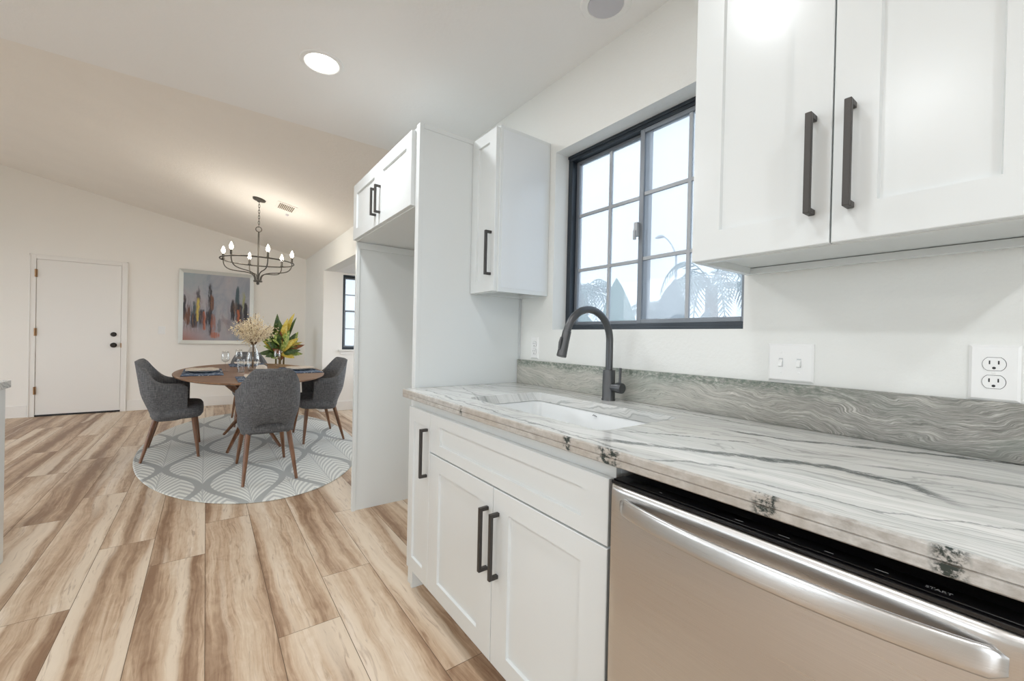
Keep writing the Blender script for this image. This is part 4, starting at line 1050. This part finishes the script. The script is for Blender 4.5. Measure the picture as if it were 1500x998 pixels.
for i, (xy, rz, sc, lb) in enumerate(spots):
    c = chair if i == 0 else copy_tree(chair)
    c.location = (xy[0], xy[1], RZ); c.rotation_euler = (0, 0, math.radians(rz)); c.scale = sc; c['label'] = lb

# place settings
def cloth_strip(bm, x0, x1, y0, y1, z, amp, seed, th=.006, nx=14, ny=8):
    rnd = random.Random(seed); ph = [rnd.uniform(0, 6) for _ in range(4)]
    def h(u, v): return amp * (.5 + .3 * math.sin(5 * u + ph[0]) * math.cos(3 * v + ph[1]) + .2 * math.sin(9 * v + ph[2] + 3 * u)) * (1 - .6 * max(abs(u), abs(v)) ** 3)
    T, Bt = [], []
    for i in range(nx + 1):
        rT, rB = [], []
        for j in range(ny + 1):
            u, v = -1 + 2 * i / nx, -1 + 2 * j / ny
            x = x0 + (x1 - x0) * (u + 1) / 2; y = y0 + (y1 - y0) * (v + 1) / 2 + .02 * math.sin(3 * u + ph[3])
            rT.append(bm.verts.new((x, y, z + th + h(u, v)))); rB.append(bm.verts.new((x, y, z)))
        T.append(rT); Bt.append(rB)
    for G in (T, Bt):
        for i in range(nx):
            for j in range(ny): bm.faces.new((G[i][j], G[i + 1][j], G[i + 1][j + 1], G[i][j + 1]))
    for i in range(nx):
        for j in (0, ny): bm.faces.new((T[i][j], T[i + 1][j], Bt[i + 1][j], Bt[i][j]))
    for j in range(ny):
        for i in (0, nx): bm.faces.new((T[i][j], T[i][j + 1], Bt[i][j + 1], Bt[i][j]))
sets = [((-.02, 5.12), (.16, .40), 'at the left end of the table'), ((.405, 4.25), (.19, .24), 'behind the nearest chair'),
        ((.845, 5.10), (.16, .40), 'at the right end of the table'), ((.42, 6.08), (.19, .24), 'on the far side of the table')]
for i, ((x, y), (hx, hy), where) in enumerate(sets):
    o = tag(obj('placemat', B((x - hx, x + hx, y - hy, y + hy, TZ + .0005, TZ + .006)), M['navy'], bevel=.002), 'navy patterned placemat ' + where, 'placemat', 'navy placemats on the dining table'); recenter(o, (x, y, TZ))
    k = 1.5
    bm = bm_new(); lathe(bm, [(0, .004), (.075, .004), (.085, .008), (.125, .020), (.127, .023), (.085, .012), (0, .009)], (x, y, TZ + .0025), 40, 1, k); o = tag(obj('plate', bm, M['china'], smooth='auto'), 'white china plate ' + where, 'plate', 'white plates on the placemats'); recenter(o, (x, y, TZ + .006))
    bm = bm_new(); cloth_strip(bm, x - .135, x + .13, y - .10, y + .10, TZ + .0255, .020, i)
    o = tag(obj('napkin', bm, M['napkin'], smooth='auto', angle=60), 'beige folded napkin on the white plate ' + where, 'napkin', 'beige napkins on the plates'); recenter(o, (x, y, TZ + .012))
    bm = bm_new(); tube(bm, [(x + hx - .012 - .0, y - .12, TZ + .009), (x + hx - .012, y + .02, TZ + .009)], .003, 6); box(bm, x + hx - .022, x + hx - .002, y + .02, y + .035, TZ + .0065, TZ + .010)
    for dx in (-.0215, -.0155, -.0095, -.0035): box(bm, x + hx + dx, x + hx + dx + .0025, y + .035, y + .08, TZ + .0065, TZ + .0095)
    o = tag(obj('fork', bm, M['silver']), 'steel fork on the navy placemat ' + where, 'fork', 'forks on the placemats'); recenter(o, (x + hx, y, TZ + .006))
bm = bm_new(); lathe(bm, [(0, 0), (.03, .004), (.046, .03), (.04, .055), (.02, .068), (0, .07)], (.405, 4.33, TZ + .05), 18); box(bm, .38, .43, 4.31, 4.35, TZ + .045, TZ + .06)
o = tag(obj('napkin', bm, M['napkin'], smooth='auto', angle=60), 'rolled beige napkin bundle standing on the nearest place setting', 'napkin'); recenter(o, (.405, 4.33, TZ + .045))
# glasses
def wineglass(x, y, label, h=.205, r=.036):
    t = thing('wine_glass', label, 'glass', (x, y, TZ), 'clear wine glasses on the dining table')
    bm = bm_new(); lathe(bm, [(0, h * .46), (r * .5, h * .47), (r * .9, h * .55), (r, h * .66), (r * .92, h * .85), (r * .8, h), (r * .76, h), (r * .88, h * .85), (r * .95, h * .66), (r * .85, h * .56), (r * .4, h * .49), (0, h * .485)], (x, y, TZ), 24); obj('bowl', bm, M['glass'], t, smooth=True)
    bm = bm_new(); lathe(bm, [(0, 0), (r * .85, 0), (r * .85, .002), (.005, .006), (.0035, h * .2), (.004, h * .45), (.008, h * .462), (0, h * .462)], (x, y, TZ), 20); obj('stem', bm, M['glass'], t, smooth='auto')
wineglass(.165, 5.20, 'clear wine glass beside the left place setting')
wineglass(.31, 5.75, 'clear wine glass in front of the far chair')
wineglass(.70, 5.75, 'clear wine glass in front of the leafy plant right of the vase')
t = tag(obj('tumbler', (lambda bm: (lathe(bm, [(0, 0), (.030, 0), (.036, .13), (.034, .13), (.028, .006), (0, .006)], (.29, 5.02, TZ), 24), bm)[1])(bm_new()), M['glass'], smooth='auto'), 'clear tall tumbler just left of the glass vase', 'glass'); recenter(t, (.29, 5.02, TZ))
# vase and dried flowers
vx, vy = .415, 5.30
bm = bm_new()
prof = [(0, 0), (.038, 0), (.050, .012), (.060, .06), (.060, .14), (.050, .20), (.030, .245), (.024, .262), (.028, .285)]
lathe(bm, prof + [(r - .003, z + (0.004 if z == 0 else 0)) for r, z in reversed(prof[1:])] + [(0, .005)], (vx, vy, TZ), 32)
t = tag(obj('vase', bm, M['glass'], smooth=True), 'clear glass bottle vase holding dried flowers in the middle of the table', 'vase'); recenter(t, (vx, vy, TZ))
t = thing('dried_flowers', 'bunch of cream dried flower sprays standing in the glass vase', 'flowers', (vx, vy, TZ + .02))
bm = bm_new(); bl = bm_new(); rnd = random.Random(3)
for i in range(70):
    a = rnd.uniform(0, 2 * PI); sp_ = rnd.uniform(.02, 1) ** .7; ln = rnd.uniform(.24, .36) * (1 - .18 * sp_)
    b0 = Vector((vx + rnd.uniform(-.008, .008), vy + rnd.uniform(-.008, .008), TZ + .02)); b1 = Vector((vx + .008 * math.cos(a), vy + .008 * math.sin(a), TZ + .27))
    tip = b1 + Vector((math.cos(a) * .22 * sp_, math.sin(a) * .22 * sp_ * 1.2, ln * (1.05 - .35 * sp_)))
    if i < 14: tube(bm, [b0, b1], .0018, 5)
    md = b1.lerp(tip, .5) + Vector((0, 0, .03)); br = bez([b1, md, tip], 8); tube(bm, br, [.0016] * 9, 4)
    for k in range(52):
        s = rnd.uniform(.30, 1.0); p = br[min(8, int(s * 8))] + Vector((rnd.gauss(0, .027), rnd.gauss(0, .03), rnd.gauss(0, .026)))
        r = rnd.uniform(.0035, .008)
        v6 = [bl.verts.new(p + Vector(q) * r) for q in ((1, 0, 0), (-1, 0, 0), (0, 1, 0), (0, -1, 0), (0, 0, 1), (0, 0, -1))]
        for f in ((0, 2, 4), (2, 1, 4), (1, 3, 4), (3, 0, 4), (2, 0, 5), (1, 2, 5), (3, 1, 5), (0, 3, 5)): bl.faces.new([v6[q] for q in f])
obj('stems', bm, M['twig'], t); obj('blossoms', bl, M['blossom'], t)

# leaves
def leaf(bm, base, tip, width, sag=.1, mi=0, nrm=Vector((0, 0, 1)), n=10, fold=.25, tipw=.0, shape=.8):
    base, tip = Vector(base), Vector(tip); d = tip - base; l = d.length; side = d.cross(nrm)
    if side.length < 1e-4: side = d.cross(Vector((1, 0, 0)))
    side.normalize(); up = side.cross(d).normalized()
    rows = []
    for i in range(n + 1):
        s = i / n; c = base + d * s + up * (sag * l * math.sin(PI * s)); w = width * .5 * (math.sin(PI * min(1, s ** shape)) ** .8 if 0 < s < 1 else 0.02)
        rows.append([bm.verts.new(c - side * w + up * w * fold), bm.verts.new(c - side * w * .5 + up * w * fold * .4), bm.verts.new(c), bm.verts.new(c + side * w * .5 + up * w * fold * .4), bm.verts.new(c + side * w + up * w * fold)])
    for a, b_ in zip(rows[:-1], rows[1:]):
        for k in range(4):
            f = bm.faces.new((a[k], a[k + 1], b_[k + 1], b_[k])); f.material_index = mi; f.smooth = True
# potted croton behind the table
gx, gy = .90, 7.12
t = thing('potted_plant', 'leafy green and yellow croton in a pot standing behind the dining table', 'plant', (gx, gy, 0))
bm = bm_new(); lathe(bm, [(0, 0), (.11, 0), (.15, .30), (.155, .30), (.155, .33), (.14, .33), (.135, .28), (0, .28)], (gx, gy, .001), 28); pt = obj('pot', bm, M['pot'], t, smooth='auto')
bm = bm_new(); lathe(bm, [(0, .285), (.134, .283), (.134, .275), (0, .275)], (gx, gy, 0), 24); obj('soil', bm, M['soil'], pt)
bm = bm_new(); lf = bm_new(); rnd = random.Random(11)
stems = []
for k in range(4):
    a = k * 1.6; tp = Vector((gx + .05 * math.cos(a), gy + .05 * math.sin(a), .95 + .08 * k)); p = bez([(gx + .03 * math.cos(a), gy + .03 * math.sin(a), .27), (gx + .06 * math.cos(a), gy, .6), tp], 8); tube(bm, p, .012, 8); stems.append(p)
obj('stems', bm, M['stem'], t, smooth=True)
view = Vector((-.12, -1, 0)).normalized()
LV = [(-.10, .96, -.05, 1.44, .11, 0), (-.06, 1.05, .02, 1.28, .12, 1), (.02, 1.05, -.04, 1.36, .08, 0), (.09, 1.0, .08, 1.38, .09, 2), (.12, 1.05, .17, 1.46, .075, 2), (.15, .98, .20, 1.40, .06, 0),
      (.02, .95, -.10, 1.20, .13, 1), (.08, .95, .02, 1.22, .14, 1), (.10, .92, .24, 1.18, .11, 1), (.10, .90, .20, 1.16, .10, 0), (-.02, .92, -.26, 1.09, .13, 1), (-.02, .90, -.22, 1.02, .11, 2), (.04, .86, -.12, .95, .12, 2),
      (0, .85, -.29, .84, .09, 0), (0, .84, -.20, .80, .09, 0), (.06, .92, .02, 1.02, .12, 3), (.10, .88, .12, .80, .13, 2), (.12, .86, .30, .84, .08, 1), (.12, .88, .33, .98, .07, 3), (.1, .84, .26, .90, .08, 0), (.04, .86, .02, .74, .12, 3),
      (.05, .95, .12, 1.12, .13, 0), (0, .95, -.14, 1.16, .12, 0), (.02, .9, -.04, 1.14, .13, 3), (.12, .92, .24, 1.06, .13, 1), (.08, .85, .18, .78, .10, 2), (-.02, .84, -.12, .78, .1, 1), (.06, .9, .10, 1.2, .12, 1)]
for k in range(22):
    a_ = rnd.uniform(-1.35, 1.35); l_ = rnd.uniform(.16, .30); zb = rnd.uniform(.84, 1.02)
    LV.append((rnd.uniform(-.05, .10), zb, .04 + math.sin(a_) * l_ * 1.05, zb + math.cos(a_) * l_ * .9, rnd.uniform(.06, .10), rnd.choice((0, 1, 1, 0, 2, 3))))
for j, (bx_, bz_, tx_, tz_, w, mi) in enumerate(LV):
    dy0 = rnd.uniform(-.12, .06); leaf(lf, (gx - .02 + bx_ * .6, gy + dy0 * .4, bz_), (gx + tx_, gy + dy0 - .06, tz_), w, rnd.uniform(.05, .16), mi, view + Vector((rnd.uniform(-.5, .5), 0, rnd.uniform(-.1, .5))), 10, .3)
obj('leaves', lf, [M['leaf_dark'], M['leaf_lime'], M['leaf_yellow'], M['leaf_red']], t)

# ------------------------------------------------------------------ outdoors
def palm(x, y, zc_, r, seed, label, nf=18):
    t = thing('palm_tree', label, 'palm tree', (x, y, -.2)); rnd = random.Random(seed)
    bm = bm_new(); tube(bm, [(x, y, -.2), (x + .04, y, zc_ * .5), (x, y, zc_)], [.16, .13, .11], 12); obj('trunk', bm, M['bark'], t, smooth=True)
    bm = bm_new()
    for k in range(nf):
        a = 2 * PI * k / nf + rnd.uniform(-.15, .15); el = rnd.uniform(.1, 1.2); d = Vector((math.cos(a), math.sin(a), 0)); c0 = Vector((x, y, zc_))
        p = bez([c0, c0 + d * r * .45 + Vector((0, 0, r * .75 * el)), c0 + d * r * .95 + Vector((0, 0, r * .35 * el)), c0 + d * r * 1.05 + Vector((0, 0, -r * (.75 - .5 * el)))], 16)
        tube(bm, p, .012, 4)
        sd = Vector((-d.y, d.x, 0))
        for i in range(2, 17):
            for sg in (-1, 1):
                q = p[i]; dirn = (p[min(16, i + 1)] - p[i - 1]).normalized(); ln = r * .38 * math.sin(PI * (i / 18) ** .7)
                e_ = q + (sd * sg * .75 + dirn * .6).normalized() * ln + Vector((0, 0, -ln * .45)); w = dirn * .018
                vs = [bm.verts.new(q - w), bm.verts.new(q + w), bm.verts.new(q.lerp(e_, .6) + w), bm.verts.new(e_), bm.verts.new(q.lerp(e_, .6) - w)]
                bm.faces.new(vs)
    obj('fronds', bm, M['palm'], t)
palm(8.0, 7.75, 2.35, 1.05, 1, 'drooping palm outside seen through the left window pane')
palm(8.0, 4.30, 2.25, .95, 2, 'drooping palm outside seen at the lower right of the window')
palm(14.0, 9.9, 2.3, 1.0, 5, 'distant palm outside low behind the broad leaf')
def banana(x, y, label, leaves, mat):
    t = thing('banana_plant', label, 'plant', (x, y, -.2))
    bm = bm_new(); tube(bm, [(x, y, -.2), (x, y, .3), (x, y, .9)], [.07, .06, .035], 10); obj('stem', bm, M['stem'], t, smooth=True)
    bm = bm_new()
    for (b0, tp, w, sg) in leaves: leaf(bm, b0, tp, w, sg, 0, Vector((-.75, -.6, .15)), 14, .18, shape=.62)
    obj('leaves', bm, mat, t)
banana(3.05, 2.50, 'broad green leaf plant outside behind the left window pane', [((3.05, 2.48, .85), (3.0, 2.50, 1.72), .36, .04), ((3.05, 2.52, .8), (3.0, 3.02, 1.52), .22, -.1), ((3.05, 2.5, .8), (3.1, 2.25, 1.36), .2, .1)], M['banana'])
banana(3.05, 1.95, 'broad dark leaf plant outside behind the right window pane', [((3.05, 2.05, .80), (3.0, 1.915, 1.65), .40, .05), ((3.05, 1.95, .8), (3.0, 1.62, 1.42), .2, .1), ((3.05, 1.98, .8), (3.0, 2.20, 1.40), .2, .1)], M['banana_dark'])
t = thing('street_lamp', 'grey street lamp with a curved arm outside the window', 'street lamp', (12, 7.55, -.2))
bm = bm_new(); tube(bm, [(12, 7.55, -.2), (12, 7.60, 2.0), (12, 7.63, 3.9)], [.05, .04, .032], 10); obj('pole', bm, M['post'], t, smooth=True)
bm = bm_new(); tube(bm, bez([(12, 7.63, 3.88), (12, 7.75, 4.25), (12, 7.95, 4.5), (12, 8.1, 4.57)], 10), .022, 8); obj('arm', bm, M['post'], t, smooth=True)
bm = bm_new(); lathe(bm, [(0, -.05), (.09, -.04), (.11, 0), (.06, .05), (0, .06)], (12, 8.24, 4.59), 14, .6, 1.6); obj('lamp_head', bm, M['post'], t, smooth=True)
